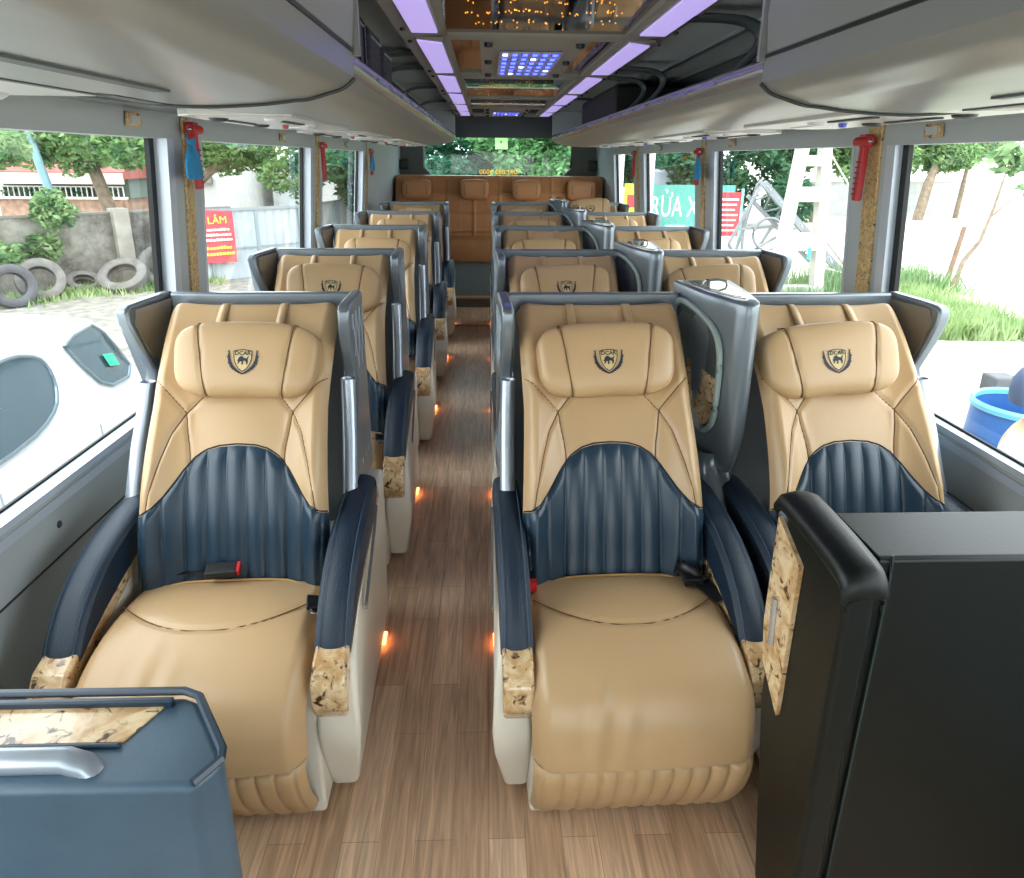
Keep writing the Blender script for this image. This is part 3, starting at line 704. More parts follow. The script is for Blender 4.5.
def make_seat(kind, name_label):
    """kind: 'left' (single, window on the left), 'inner' (aisle seat of the pair), 'outer' (window seat of the pair)"""
    t = thing('reclining_seat', (0, 0, 0), name_label, 'bus seat', 'beige reclining bus seats')
    ai, ao = (.262, .338) if kind == 'left' else (.246, .314)
    # seat base and body sides
    for s in (-1, 1):
        a, b = sorted((s*ai, s*ao))
        pa = [(y, z) for y, z in BODY]
        mb = MB().prism(pa, 'x', a+(0 if s > 0 else 0), b)
        # lean: the aisle side bellies out around knee height
        if True:
            vv = []
            for (x, y, z) in mb.v:
                if abs(x-s*ao) < 1e-6: x += s*(.028*math.sin(max(0, min(1, z/.5))*PI)*(1 if (kind, s) in (('left', 1), ('inner', -1)) else 0)-.012*(z < .05))
                vv.append((x, y, z))
            mb.v = vv
        side = mb.build('side_panel', CREAM, t, bevel=.016, seg=3)
        MB().prism(MARB, 'x', a-.0015, b+.0015).build('burl_panel', BURL, t, bevel=.010)
        pm = MB(); n = len(PAD); wid = (b-a)/2+.004; cx = (a+b)/2; rows = []
        for k, f in enumerate([-1, -.8, -.4, 0, .4, .8, 1]):
            ins = .016*abs(f)**3; cy = sum(p[0] for p in PAD)/n; cz = sum(p[1] for p in PAD)/n
            rr = []
            for i, (y, z) in enumerate(PAD):
                p0, p1 = PAD[i-1], PAD[(i+1) % n]; ty, tz = p1[0]-p0[0], p1[1]-p0[1]; L = math.hypot(ty, tz)
                rr.append((cx+f*wid, y+tz/L*ins*-1, z+ty/L*ins))
            rows.append(rr+[rr[0]])
        pm.grid(rows)
        pm.add([tuple(v) for v in rows[0][:-1]], [tuple(range(n))]); pm.add([tuple(v) for v in rows[-1][:-1]], [tuple(range(n))])
        arm = pm.build('armrest', NAVYARM, t, bevel=0, sharp=80)
        arm.modifiers.new('smooth', 'SUBSURF').levels = 1; arm.modifiers['smooth'].render_levels = 1
        st_ = MB()
        sp_ = [(y+.004, z-.012) for y, z in PAD[1:8]]
        for f in (-.72, .72): st_.tube([(cx+f*wid, y, z+.0105) for y, z in sp_], .0012, 4)
        st_.build('stitching', M('stitch_blue', '31465e', .7), arm)
        if (kind, s) in (('left', 1), ('inner', -1)):
            MB().beam((s*(ao+.018), -.60, .455), (s*(ao+.006), -.25, .545), .006, .016).build('side_strip', SILV, t, smooth=False)
            cl = MB().box(-.012, .012, -.03, .03, -.003, .003)
            cl.build('courtesy_light', COURT, t, loc=(s*(ao-.012), -.17, .0165), smooth=False)
    MB().box(-ai-.004, ai+.004, -.80, -.06, .02, .40).build('base', CREAM, t, bevel=.01)
    if 'back' not in ME:
        def shared(key, mb, name, mat, parent, **k):
            o = mb.build(name, mat, parent, recalc=False, sharp=180, **k); ME[key] = o.data; return o
        br = shared('back', backrest_mesh(), 'backrest', BEIGE, t)
        shared('seam', seam_mesh(), 'seam', SEAM, br)
        lu = shared('lumbar', lumbar_mesh(), 'lumbar_panel', NAVY, t)
        shared('pipe', piping_mesh(), 'piping', NAVYSEAM, lu)
        cm, _ = cushion_mesh(); cu = shared('cush', cm, 'seat_cushion', BEIGE, t)
        arcpts = []
        S_ = np.concatenate([[0], np.cumsum(np.hypot(*np.diff(CP, axis=0).T))])
        for x in np.linspace(-1, 1, 25):
            s_ = .285-.105*abs(x)**2.2; y = float(np.interp(s_, S_, CP[:, 0])); z = float(np.interp(s_, S_, CP[:, 1])); arcpts.append((x*.23, y, z+.007-.0*abs(x)))
        shared('cseam', MB().tube(arcpts, .0016, 5), 'seam', SEAM, cu)
        pe = back_point(np.linspace(-.9, .9, 31), np.full(31, .075), .004); pe[:, 1] -= .012; pe[:, 2] = .463-.012*np.abs(np.linspace(-1, 1, 31))**2
        shared('cpipe', MB().tube(pe.tolist(), .0035, 6), 'piping', M('tan_piping', 'a9834f', .5), cu)
        shared('calf', calf_mesh(), 'leg_rest', BEIGE, t)
        hr = shared('pillow', pillow_mesh(), 'headrest', BEIGE, t)
        shared('pseam', pillow_seams(-1), 'seam', SEAM, hr); shared('pseam2', pillow_seams(1), 'seam', SEAM, hr)
        shared('emblem', emblem_mesh(), 'emblem', [M('emblem_dark', '1d2230', .6), M('emblem_gold', 'c9b27c', .5)], hr)
    else:
        def reuse(key, name, parent):
            o = bpy.data.objects.new(name, ME[key]); COL.objects.link(o); o.parent = parent; return o
        br = reuse('back', 'backrest', t); reuse('seam', 'seam', br)
        lu = reuse('lumbar', 'lumbar_panel', t); reuse('pipe', 'piping', lu)
        cu = reuse('cush', 'seat_cushion', t); reuse('cseam', 'seam', cu); reuse('cpipe', 'piping', cu)
        reuse('calf', 'leg_rest', t)
        hr = reuse('pillow', 'headrest', t); reuse('pseam', 'seam', hr); reuse('pseam2', 'seam', hr); reuse('emblem', 'emblem', hr)
    hr.location = ({'left': .022, 'inner': -.006, 'outer': -.045}[kind], -.232, .992); hr.rotation_euler = (math.radians(-24), math.radians({'left': 1.5, 'inner': -1.5, 'outer': -4}[kind]), 0)
    for s in (-.42, .42):     # straps over the backrest top
        pts = [(-.215, 1.062), (-.19, 1.062), (-.15, 1.060), (-.112, 1.083), (-.078, 1.104), (-.045, 1.112), (-.028, 1.09)]
        Q = [[(s*.2-.012+.03*s*0, y, z), (s*.2+.012, y, z)] for y, z in smooth_profile(pts, 18)]
        o = MB().grid(Q).build('strap', BEIGE, hr if False else t, recalc=False); m_ = o.modifiers.new('thick', 'SOLIDIFY'); m_.thickness = .003
    # shell: rear panel, side wings, posts
    MB().prism([(-.265, .05), (.265, .05), (.265, 1.135), (-.265, 1.135)], 'y', -.002, .030).build('shell_back', SHELL, t, bevel=.008)
    wing = [(.028, 1.138), (-.10, 1.136), (-.165, 1.132), (-.185, 1.12), (-.19, 1.085), (-.178, 1.02), (-.160, .965), (-.148, .935), (-.150, .91), (-.16, .88), (-.29, .565), (.028, .565)]
    for s in (-1, 1):
        window = (kind == 'left' and s == -1) or (kind == 'outer' and s == 1)
        if (kind == 'inner' and s == 1) or (kind == 'outer' and s == -1): continue
        def xo(y, z):
            v = .262
            if window:
                v += (.046 if kind == 'left' else .034)*max(0, -y)/.19*max(0, min(1, (z-.92)/.2))+.045*max(0, min(1, (.95-z)/.3))
            else:
                v += .012*max(0, min(1, (.92-z)/.3))-.006*max(0, -y)/.19
            return v
        mb = MB().prism(wing, 'x', 0, 1)
        mb.v = [(s*(xo(y, z)+x*(.034 if z > .9 else .026)), y, z) for x, y, z in mb.v]
        mb.build('wing', SHELL, t, bevel=.009, seg=3)
        li = MB().prism([(.0, 1.12), (-.15, 1.118), (-.172, 1.08), (-.155, 1.0), (-.135, .93), (-.15, .86), (-.25, .63), (0, .63)], 'x', 0, 1)
        li.v = [(s*(xo(y, z)-.003+x*.004), y, z) for x, y, z in li.v]
        li.build('wing_lining', SHELLIN if window else SHELL, t, smooth=False)
        pst = [(-.156, .918), (-.172, .86), (-.215, .75), (-.298, .565)]
        pp = [(s*(xo(y, z)+.014), y-(.012 if window else 0), z) for y, z in pst]
        P = []
        for (x, y, z) in pp:
            P.append([(x+.021*math.cos(q), y-.014+.017*math.sin(q), z) for q in np.linspace(0, 2*PI, 17)])
        MB().grid(P).build('post', POST, t)
        if not window:       # quilted stitching on the aisle side
            q = MB()
            for k in range(-3, 9):
                y0 = -.22+k*.05
                for d in (1, -1):
                    pts = []
                    for zz in np.linspace(.64, 1.1, 12):
                        yy = y0+d*(zz-.87)*.35
                        fr = float(np.interp(zz, [.60, .91, .935, 1.1], [-.25, -.14, -.13, -.17]))
                        if fr < yy < .02: pts.append((s*(xo(yy, zz)+.026+(.008 if zz > .9 else 0)+.0005), yy, zz))
                    if len(pts) > 1: q.tube(pts, .0016, 4)
            if q.v: q.build('quilting', M('quilt_thread', '9aa4ac', .5), t)
    # seat belt
    if kind == 'left':
        q = MB().beam((-.19, -.452, .474), (-.08, -.470, .486), .028, .003); q.build('belt_strap', BLACK, t, smooth=False)
        bk = MB().box(-.05, .03, -.02, .02, -.012, .012).build('belt_buckle', BLACK, t, bevel=.006); bk.location = (-.02, -.482, .497); bk.rotation_euler = (.3, 0, .12)
        MB().box(.028, .036, -.016, .016, -.008, .010).build('release_button', RED, bk, smooth=False)
        lt = MB().box(-.02, .02, -.03, .02, -.006, .006).build('belt_latch', BLACK, t, bevel=.003); lt.location = (.232, -.60, .475); lt.rotation_euler = (0, .3, .2)
        MB().tube([(-.008, -.03, 0), (-.008, -.048, 0), (.008, -.048, 0), (.008, -.03, 0)], .0025, 6).build('tongue', SILV, lt)
    elif kind == 'inner':
        bk = MB().box(-.018, .018, -.03, .03, -.012, .02).build('belt_buckle', BLACK, t, bevel=.005); bk.location = (-.232, -.50, .475)
        MB().box(-.016, .016, -.048, -.03, -.008, .018).build('release_button', RED, bk, smooth=False)
        c = MB(); P = []
        for i, a in enumerate(np.linspace(0, 2*PI, 14)):
            P.append((.205+.045*math.cos(a), -.50+.05*math.sin(a), .492+.018*math.sin(a*2)))
        Q = [[(x-.0, y, z-.014), (x+.004, y, z+.018)] for x, y, z in P]
        o = c.grid(Q).build('belt_strap', BLACK, t, recalc=False); o.modifiers.new('thick', 'SOLIDIFY').thickness = .003
        c = MB().beam((.235, -.40, .55), (.19, -.52, .487), .045, .004).beam((.20, -.54, .487), (.245, -.62, .478), .045, .004); c.build('belt_strap', BLACK, t, smooth=False)
        MB().box(.165, .215, -.565, -.53, .478, .50).build('belt_latch', BLACK, t, bevel=.004)
    return t

ROWS = [2.04, 3.09, 4.24, 5.42, 6.62]
XC = {'left': -.678, 'inner': .325, 'outer': .992}
RZ = math.radians(1.6)
desc = {'left': 'single beige and navy recliner left of the aisle, %s', 'inner': 'beige and navy recliner right of the aisle, %s', 'outer': 'beige and navy recliner beside the right windows, %s'}
rown = ['in the front row', 'in the second row', 'in the third row', 'in the fourth row', 'in the last row by the bench']
for kind in ('left', 'inner', 'outer'):
    proto = make_seat(kind, desc[kind] % rown[0])
    for i, y in enumerate(ROWS):
        o = proto if i == 0 else dup(proto)
        o.location = (XC[kind]+(.006*i if kind == 'left' else .003*i if kind == 'inner' else -.002*i), y, 0); o.rotation_euler = (0, 0, RZ); o['label'] = desc[kind] % rown[i]
        for ch in o.children:
            if ch.name.startswith('headrest') and i:
                ch.location.z += [0, .006, -.012, .0, .0][i]
                if kind == 'outer' and i == 4: ch.location.z += .09; ch.location.y += .05

# ------------------------------------------------------------------ consoles between the paired seats
def make_console():
    t = thing('seat_console', (.667, 2.04, 0), 'x', 'seat console', 'wedge consoles between the paired seats')
    plan = [(-.082, .07), (-.05, -.13), (-.004, -.255), (.014, -.282), (.034, -.288), (.054, -.28), (.066, -.255), (.085, -.13), (.098, .07)]
    rows = []
    for z, sc_ in [(.655, .60), (.68, .72), (.72, .88), (.78, .97), (.88, 1.0), (1.13, 1.0), (1.158, .985), (1.165, .95)]:
        rows.append([((x-.02)*sc_+.02, (y)*(.72+.28*sc_), z-.02*max(0, (-y-.0))*(z > 1.1)) for x, y in plan])
    mb = MB(); n = len(plan)
    for i in range(len(rows)-1):
        mb.add(rows[i]+rows[i+1], [(k, (k+1) % n, n+(k+1) % n, n+k) for k in range(n)])
    mb.add(rows[0], [tuple(range(n))]); mb.add(rows[-1], [tuple(range(n))])
    bm_o = mb.build('body', SHELL, t, sharp=50)
    me = bm_o.data; b = bmesh.new(); b.from_mesh(me); bmesh.ops.remove_doubles(b, verts=b.verts, dist=1e-5); bmesh.ops.recalc_face_normals(b, faces=b.faces); b.to_mesh(me); b.free()
    neck = MB(); nr = []
    for z, a, y0, y1 in [(.57, .062, -.33, .0), (.60, .056, -.30, .0), (.63, .046, -.25, .0), (.665, .046, -.22, .0), (.70, .055, -.22, .0)]:
        nr.append([(.01-a, y1, z), (.01-a, y0+.03, z), (.01-a*.6, y0, z), (.01+a*.6, y0, z), (.01+a, y0+.03, z), (.01+a, y1, z), (.01-a, y1, z)])
    neck.grid(nr); neck.build('neck', SHELL, t, sharp=60)
    # top tray
    tp = [(-.06, .05), (-.035, -.12), (.005, -.225), (.028, -.245), (.048, -.225), (.062, -.12), (.074, .05)]
    MB().prism(tp, 'z', 1.158, 1.1675).build('top_trim', SILV, t, bevel=.003)
    MB().prism([((x-.015)*.78+.015, (y+.08)*.82-.08) for x, y in tp], 'z', 1.1665, 1.1695).build('tray', M('tray_glossy', 'b9bfa8', .08, metal=.7), t, smooth=False)
    MB().tube([(-.018, -.03, 1.168), (-.015, -.035, 1.182), (.02, -.05, 1.186), (.042, -.05, 1.180), (.046, -.048, 1.168)], .004, 8).build('cup_ring', SILV, t)
    # recess on the aisle-seat face: oval frame, dark pocket, burl insert
    A0 = Vector((-.0845, .062, 0)); B0 = Vector((-.008, -.262, 0)); dr = B0-A0; nrm = Vector((dr.y, -dr.x, 0)).normalized()
    if nrm.x > 0: nrm = -nrm
    mid = Vector((-.052, -.13, 0)); bow = .004
    pt = lambda s, z, o: tuple(A0+dr*s+nrm*(o+.006*math.sin(PI*s))+Vector((0, 0, z)))
    ring = smooth_profile([(.10, 1.04), (.12, 1.09), (.22, 1.118), (.5, 1.108), (.78, 1.072), (.90, 1.01), (.92, .90), (.90, .81), (.80, .768), (.68, .775), (.5, .835), (.3, .90), (.15, .97), (.10, 1.04)], 60)
    MB().tube([pt(s, z, .006) for s, z in ring[:-1]], .0095, 8, closed=True).build('pocket_frame', M('pocket_frame_grey', '8d9a97', .35), t)
    ins = [(.5+(s-.5)*.9, .95+(z-.95)*.93) for s, z in ring[:-1]]
    MB().add([pt(s, z, .0025) for s, z in ins], [tuple(range(len(ins)))]).build('pocket', M('pocket_dark', '49514f', .5), t, smooth=False, recalc=False)
    low = [(s, z) for s, z in ins if z < .965-.03*(s-.2)]
    MB().add([pt(s, z, .005) for s, z in low], [tuple(range(len(low)))]).build('burl_insert', BURL, t, smooth=False, recalc=False)
    fl = [(.16, 1.06), (.25, 1.09), (.42, 1.085), (.42, .93), (.25, .95), (.17, .99)]
    MB().add([pt(s, z, .0045) for s, z in fl], [tuple(range(6))]).build('flap', M('flap_grey', '6c7675', .4), t, smooth=False, recalc=False)
    return t
con = make_console()
for i, y in enumerate(ROWS):
    o = con if i == 0 else dup(con)
    o.location = (.667, y, 0); o.rotation_euler = (0, 0, RZ*.6)
    o['label'] = 'grey wedge console with oval pocket between paired seats, ' + rown[i]

# ------------------------------------------------------------------ rear bench
t = thing('rear_bench', (.145, 8.2, .1), 'brown quilted leather bench across the rear wall under the window', 'bench')
HW = 1.19
A, K = np.meshgrid(np.linspace(-1, 1, 161), np.linspace(0, 1, 60), indexing='ij')
gx = np.minimum(np.abs(((A*HW-.0)/.30+.5) % 1-.5)*.30, 9); zz = .52+.715*K
gz = np.minimum(np.abs(((zz-.52)/.21) % 1-.5)*.21, 9)
off = -.014*np.exp(-(gx/.012)**2)-.012*np.exp(-(gz/.012)**2)
MB().grid(np.stack([A*HW, -.12+.12*K-off*-1-.02*np.sin(K*PI)-.0, zz], -1)).build('backrest', BROWN, t, recalc=False, sharp=180)
MB().box(-HW, HW, .005, .30, .0, 1.235).build('back_panel', BROWN, t, bevel=.02)
sb = MB()
for k in range(-3, 5):
    x = (k-.5)*.30
    if abs(x) < HW: sb.tube([(x, -.12+.12*q-.02*math.sin(q*PI)-.001, .52+.715*q) for q in np.linspace(0, 1, 12)], .003, 4)
for q in (.105/.715, .315/.715, .525/.715):
    sb.tube([(x, -.12+.12*q-.02*math.sin(q*PI)-.001, .52+.715*q) for x in np.linspace(-HW, HW, 20)], .003, 4)
sb.build('seam', BROWNS, t)
P = smooth_profile([(-.10, .56), (-.3, .585), (-.5, .58), (-.575, .56), (-.60, .50), (-.60, .40), (-.58, .335), (-.54, .33)], 40)
A, K = np.meshgrid(np.linspace(-1, 1, 161), np.arange(40), indexing='ij')
gx = np.abs(((A*HW)/.60+.5) % 1-.5)*.60
sc_ = .016*np.exp(-(gx/.014)**2)
MB().grid(np.stack([A*HW, P[K, 0]+sc_*.7, P[K, 1]-sc_*.6], -1)).build('seat_cushion', BROWN, t, recalc=False, sharp=180)
sb = MB()
for x in (-.9, -.3-.0, .3, .9): sb.tube([(x, y-.0, z+.0) for y, z in P[8:36:3]], .003, 4)
sb.build('seam', BROWNS, t)
MB().box(-HW, HW, -.54, .0, 0, .34).build('base', M('bench_base', '7c8686', .5), t, smooth=False)
for x in (-.945+.0, -.29, .305, .94):
    q = MB(); Pp = []
    for ph in np.linspace(-PI/2, PI/2, 21):
        Pp.append([(.165*sq(math.cos(ph), .6)*sq(math.cos(th), .35)*(1+.12*max(0, math.sin(ph))), .055*sq(math.cos(ph), .6)*sq(math.sin(th), .5), .115*sq(math.sin(ph), .55)) for th in np.linspace(0, 2*PI, 41)])
    h = q.grid(Pp).build('headrest', M('brown_pillow', 'c48a5a', .42, bump=.1, bscale=200), t, recalc=False, sharp=180)
    h.location = (x, -.11, 1.085)
    qq = MB()
    for s in (-.11, .11): qq.tube([(s, -.0545*max(0, 1-abs(z/.115)**3)-.002, z) for z in np.linspace(-.1, .1, 9)], .003, 4)
    qq.build('seam', M('brown_seam_dark', '4a2e1a', .7), h)

# paper sticker and lettering on the rear window
t = tag(MB().box(-.045, .11, -.002, .002, -.07, .075).build('paper_notice', leaf_mat('pale_green_paper', 'd8ecbc', 'e4f4cc', .85), None, (.145, Y1+.04, 1.705), smooth=False), 'pale green paper notice stuck at the top centre of the rear window', 'notice')
MB().box(.02, .035, -.004, -.002, .0, .03).build('printed_mark', BLACK, t, smooth=False)
lt = MB(); v, f = text_shapes('09? 00? 2000'.replace('?', '2'), .085)
lt.add([(-x, 0, y) for x, y in v], f)
tag(lt.build('window_lettering', leaf_mat('amber_vinyl', 'f0961e', 'f4a030', .8), None, (.14, Y1+.043, 1.365), smooth=False, recalc=False), 'amber vinyl phone number along the bottom of the rear window', 'lettering')

# ------------------------------------------------------------------ partitions in the foreground
t = thing('partition_wall', (.62, .96, 0), 'dark green-black leather partition with burl side panel at lower right', 'partition')
# local: x from 0 to the wall, y 0..0.16
MB().prism([(0, .03), (.16, .03), (.165, .45), (.165, .885), (.155, .895), (.006, .895), (0, .889)], 'x', .03, .78).build('body', DGREEN, t, bevel=.005, seg=3)
wg = MB().prism([(-.05, .03), (.10, .03), (.195, .44), (.195, .86), (.185, .885), (-.02, .885), (-.038, .87), (-.045, .80)], 'x', -.040, .012)
wg.build('side_wing', DGREEN, t, bevel=.014, seg=4)
cap = []
for (y, z) in smooth_profile([(.222, .862), (.224, .888), (.206, .902), (.17, .904), (.07, .902), (-.02, .895), (-.042, .884), (-.050, .866), (-.050, .850)], 24):
    cap.append([(x, y, z+dz) for x, dz in ((-.044, -.026), (-.049, -.012), (-.041, .0), (-.022, .005), (.0, .005), (.014, 0), (.020, -.012), (.018, -.026))])
c_ = MB().grid(cap).build('cap_roll', DGREEN, t, recalc=False, sharp=80); c_.modifiers.new('thick', 'SOLIDIFY').thickness = .006
bp = MB().prism([(.098, .475), (.185, .535), (.205, .62), (.206, .86), (.10, .815)], 'x', -.050, -.041).build('burl_panel', BURL, t, smooth=False)
MB().tube([(-.052, .155, .60), (-.052, .165, .70)], .008, 8).build('handle', SILV, t)
MB().tube([(.052, -.004, .03), (.052, -.004, .86), (.052, .0, .90)], .003, 5).build('piping', M('green_piping', '22332f', .5), t)

t = thing('tray_console', (-.42, .80, 0), 'blue-grey leather console with burl inlay tray at lower left', 'console')
plan = [(-.60, .0), (-.012, -.002), (.012, -.012), (.078, -.105), (.082, -.12), (.06, -.155), (-.60, -.15)]
MB().prism(plan, 'z', .05, .79).build('body', TEALL, t, bevel=.012, seg=3)
rim = MB().tube([(x, y, .797) for x, y in plan[:6]], .006, 6); rim.build('rim', M('navy_rim', '1e3142', .35), t)
MB().prism([(-.60, -.028), (-.030, -.022), (-.058, -.085), (-.60, -.088)], 'z', .788, .7925).build('burl_inlay', BURL, t, smooth=False)
wl = MB().box(-.60, -.02, -.026, -.016, .785, .802).box(-.60, -.058, -.095, -.088, .785, .796); wl.build('tray_lip', M('navy_rim', '1e3142', .35), t, bevel=.003)
MB().tube([(-.60, -.118, .800), (-.11, -.120, .800), (-.085, -.122, .792), (-.075, -.125, .78)], .016, 12).build('grab_bar', POST, t)

# ------------------------------------------------------------------ outdoors
GZ = -.9
def ground_mat():
    m = bpy.data.materials.new('yard_ground'); m.use_nodes = True; n = m.node_tree; b = n.nodes['Principled BSDF']; b.inputs['Roughness'].default_value = .85
    t = n.nodes.new('ShaderNodeTexCoord'); a = n.nodes.new('ShaderNodeTexNoise'); a.inputs['Scale'].default_value = .35; a.inputs['Detail'].default_value = 8
    c = n.nodes.new('ShaderNodeTexNoise'); c.inputs['Scale'].default_value = 5; c.inputs['Detail'].default_value = 8; c.inputs['Roughness'].default_value = .7
    for q in (a, c): n.links.new(t.outputs['Object'], q.inputs['Vector'])
    r1 = ramp(n, [(.4, lin('b4aea2')), (.6, lin('c6c1b7'))]); r2 = ramp(n, [(.36, (.45, .40, .34, 1)), (.50, (1, 1, 1, 1))])
    mx = n.nodes.new('ShaderNodeMix'); mx.data_type = 'RGBA'; mx.blend_type = 'MULTIPLY'; mx.inputs[0].default_value = .8
    n.links.new(a.outputs[0], r1.inputs[0]); n.links.new(c.outputs[0], r2.inputs[0]); n.links.new(r1.outputs[0], mx.inputs[6]); n.links.new(r2.outputs[0], mx.inputs[7]); n.links.new(mx.outputs[2], b.inputs['Base Color'])
    return m
tag(MB().box(-60, 90, -40, 110, GZ-.2, GZ).build('yard_ground', ground_mat(), None, smooth=False), kind='structure', label='pale dusty yard and road surface round the bus', cat='ground')
for k in ('label', 'category'):
    del bpy.data.objects['yard_ground'][k]
gv = MB().prism([(-12, 6), (-2.2, 6), (-2.2, 20), (-4, 20), (-12, 12)], 'z', GZ, GZ+.012).build('yard_gravel', M('gravel', '77746c', .9, bump=.6, bscale=14, var=.3, vscale=6), None, smooth=False)
gv['kind'] = 'structure'
LEAF1 = leaf_mat('leaf_light', '4a6e44', '90ae74'); LEAF2 = leaf_mat('leaf_dark', '2c5246', '5c8660'); LEAF3 = leaf_mat('leaf_grass', '6f8c54', 'b0c290'); LEAF4 = leaf_mat('leaf_pale', '567a52', '90aa7a')
BARK = M('bark', '7d6f5f', .9, bump=.5, bscale=20, var=.25, vscale=8)
def crown_mesh(blobs, n, size, seed):
    r = random.Random(seed); mb = MB(); tot = sum(b[3]*b[4]*b[5] for b in blobs)
    for (cx, cy, cz, ax, ay, az) in blobs:
        k = int(n*ax*ay*az/tot)
        for _ in range(k):
            while True:
                p = Vector((r.uniform(-1, 1), r.uniform(-1, 1), r.uniform(-1, 1)))
                if .35 < p.length < 1: break
            c = Vector((cx+p.x*ax, cy+p.y*ay, cz+p.z*az))
            a = Vector((r.gauss(0, 1), r.gauss(0, 1), r.gauss(0, .6))).normalized(); b = a.cross(Vector((r.gauss(0, 1), r.gauss(0, 1), r.gauss(0, 1)))).normalized()
            s = size*r.uniform(.6, 1.3)
            mb.add([c-a*s, c+b*s*.42, c+a*s, c-b*s*.42], [(0, 1, 2, 3)])
    return mb
def tree(loc, trunk, blobs, n, size, mat, lab, cat='tree', group='trees round the yard', name='tree', seed=1):
    t = thing(name, loc, lab, cat, group)
    if trunk:
        MB().tube([p[:3] for p in trunk], [p[3] for p in trunk], 10).build('trunk', BARK, t)
    c = crown_mesh(blobs, n, size, seed).build('crown', mat, t, smooth=False, recalc=False)
    return t
def blobs(seed, c, r, k, s):
    q = random.Random(seed); o = []
    for _ in range(k):
        o.append((c[0]+q.uniform(-1, 1)*r[0], c[1]+q.uniform(-1, 1)*r[1], c[2]+q.uniform(-1, 1)*r[2], s*q.uniform(.7, 1.2), s*q.uniform(.7, 1.2), s*q.uniform(.6, 1.)))
    return o
# left side
tree((-7.75, 14.6, GZ), [(0.25, 0, 0, .16), (.1, 0, 1.1, .14), (-.1, 0, 2.0, .12), (-.5, .2, 3.2, .10), (-.9, .3, 4.2, .05)], blobs(1, (-.3, 0, 2.95), (1.5, .8, .35), 10, .62)+[(-.45, -.1, 2.35, .5, .4, .35)], 9000, .085, LEAF1, 'broad tree with slanting trunk behind the stained concrete wall', seed=2)
tree((-9.0, 12.0, GZ), [(0, 0, 0, .07), (.1, 0, 1.2, .06), (.5, .1, 2.6, .04)], blobs(5, (.55, .4, 1.9), (.75, .5, 1.1), 13, .34), 4200, .075, LEAF4, 'loose pale shrub tree at the left edge before the concrete wall', seed=3)
tree((-5.9, 17.6, GZ), [(-1.5, 0, 0, .14), (-1.2, 0, 1.8, .12), (.6, 0, 3.2, .08)], blobs(8, (.5, 0, 2.75), (1.9, .6, .45), 12, .62)+[(1.1, -.4, 2.0, .7, .5, .45), (1.5, -.5, 1.6, .35, .3, .3)], 9000, .085, LEAF1, 'leafy tree hanging over the white fence above the red banner', seed=4)
tree((-4.2, 20.5, GZ), [(0, 0, 0, .14), (0, 0, 3.2, .1)], blobs(9, (.1, 0, 2.7), (1.0, .7, .7), 10, .6), 6000, .09, LEAF1, 'tree over the far end of the white fence', seed=5)
def wall_run(name, pts, h, th, mat, lab, cat):
    t = thing(name, (pts[0][0], pts[0][1], GZ), lab, cat)
    for (a, b) in zip(pts[:-1], pts[1:]):
        d = Vector((b[0]-a[0], b[1]-a[1], 0)); L = d.length; ang = math.atan2(d.y, d.x)
        m = Matrix.Translation((a[0]-pts[0][0], a[1]-pts[0][1], 0)) @ Matrix.Rotation(ang, 4, 'Z')
        MB().box(0, L, -th/2, th/2, 0, h, m).build('panel', mat, t, smooth=False)
    return t
def stained():
    m = bpy.data.materials.new('stained_concrete'); m.use_nodes = True; n = m.node_tree; b = n.nodes['Principled BSDF']; b.inputs['Roughness'].default_value = .9
    t = n.nodes.new('ShaderNodeTexCoord'); a = n.nodes.new('ShaderNodeTexNoise'); a.inputs['Scale'].default_value = 1.6; a.inputs['Detail'].default_value = 9; a.inputs['Roughness'].default_value = .75
    n.links.new(t.outputs['Object'], a.inputs['Vector']); r = ramp(n, [(.38, lin('4e4b45')), (.62, lin('8f8c83'))]); n.links.new(a.outputs[0], r.inputs[0]); n.links.new(r.outputs[0], b.inputs['Base Color']); return m
STAIN = stained()
wt = wall_run('concrete_wall', [(-10.6, 10.4), (-5.6, 15.4)], 1.36, .16, STAIN, 'stained grey concrete wall behind the old tyres', 'wall')
m45 = Matrix.Rotation(math.radians(45), 4, 'Z')
for (x, y) in ((-7.12, 13.75), (-9.05, 11.8)):
    MB().box(-.14, .14, -.16, .16, 0, 1.46, Matrix.Translation((x+10.6, y-10.4, 0)) @ m45).build('pillar', M('pillar_concrete', '98948a', .85, var=.15), wt, smooth=False)
MB().box(0, 7.07, -.10, .10, 1.36, 1.40, m45).build('coping', M('coping_dark', '77736a', .9), wt, smooth=False)
# white sheet fence with posts and rail
ft = thing('sheet_fence', (-6.25, 13.3, GZ), 'white corrugated sheet fence carrying the red banner', 'fence')
FW = M('fence_white', 'a2abb0', .5)
fp = [(0, 0), (2.2, 2.15), (2.75, 5.2)]
for (a, b) in zip(fp[:-1], fp[1:]):
    d = Vector((b[0]-a[0], b[1]-a[1], 0)); L = d.length; ang = math.atan2(d.y, d.x); m = Matrix.Translation((a[0], a[1], 0)) @ Matrix.Rotation(ang, 4, 'Z')
    mb = MB(); n = int(L/.09); prof = [(i*L/n, (.012 if i % 2 else -.012)) for i in range(n+1)]
    mb.prism(prof+[(x, y+.006) for x, y in prof[::-1]], 'z', 0, 1.42); mb.v = [tuple(m @ Vector(v)) for v in mb.v]
    mb.build('sheet', FW, ft, smooth=False)
    MB().box(0, L, -.04, -.02, 1.38, 1.44, m).box(0, L, -.04, -.02, .62, .65, m).build('rail', M('fence_rail', '828d92', .5), ft, smooth=False)
    for k in range(int(L/1.0)+1): MB().box(k*1.0-.03, k*1.0+.03, -.035, -.015, 0, 1.42, m).build('post', M('fence_rail', '828d92', .5), ft, smooth=False)
ba = math.atan2(2.15, 2.2)
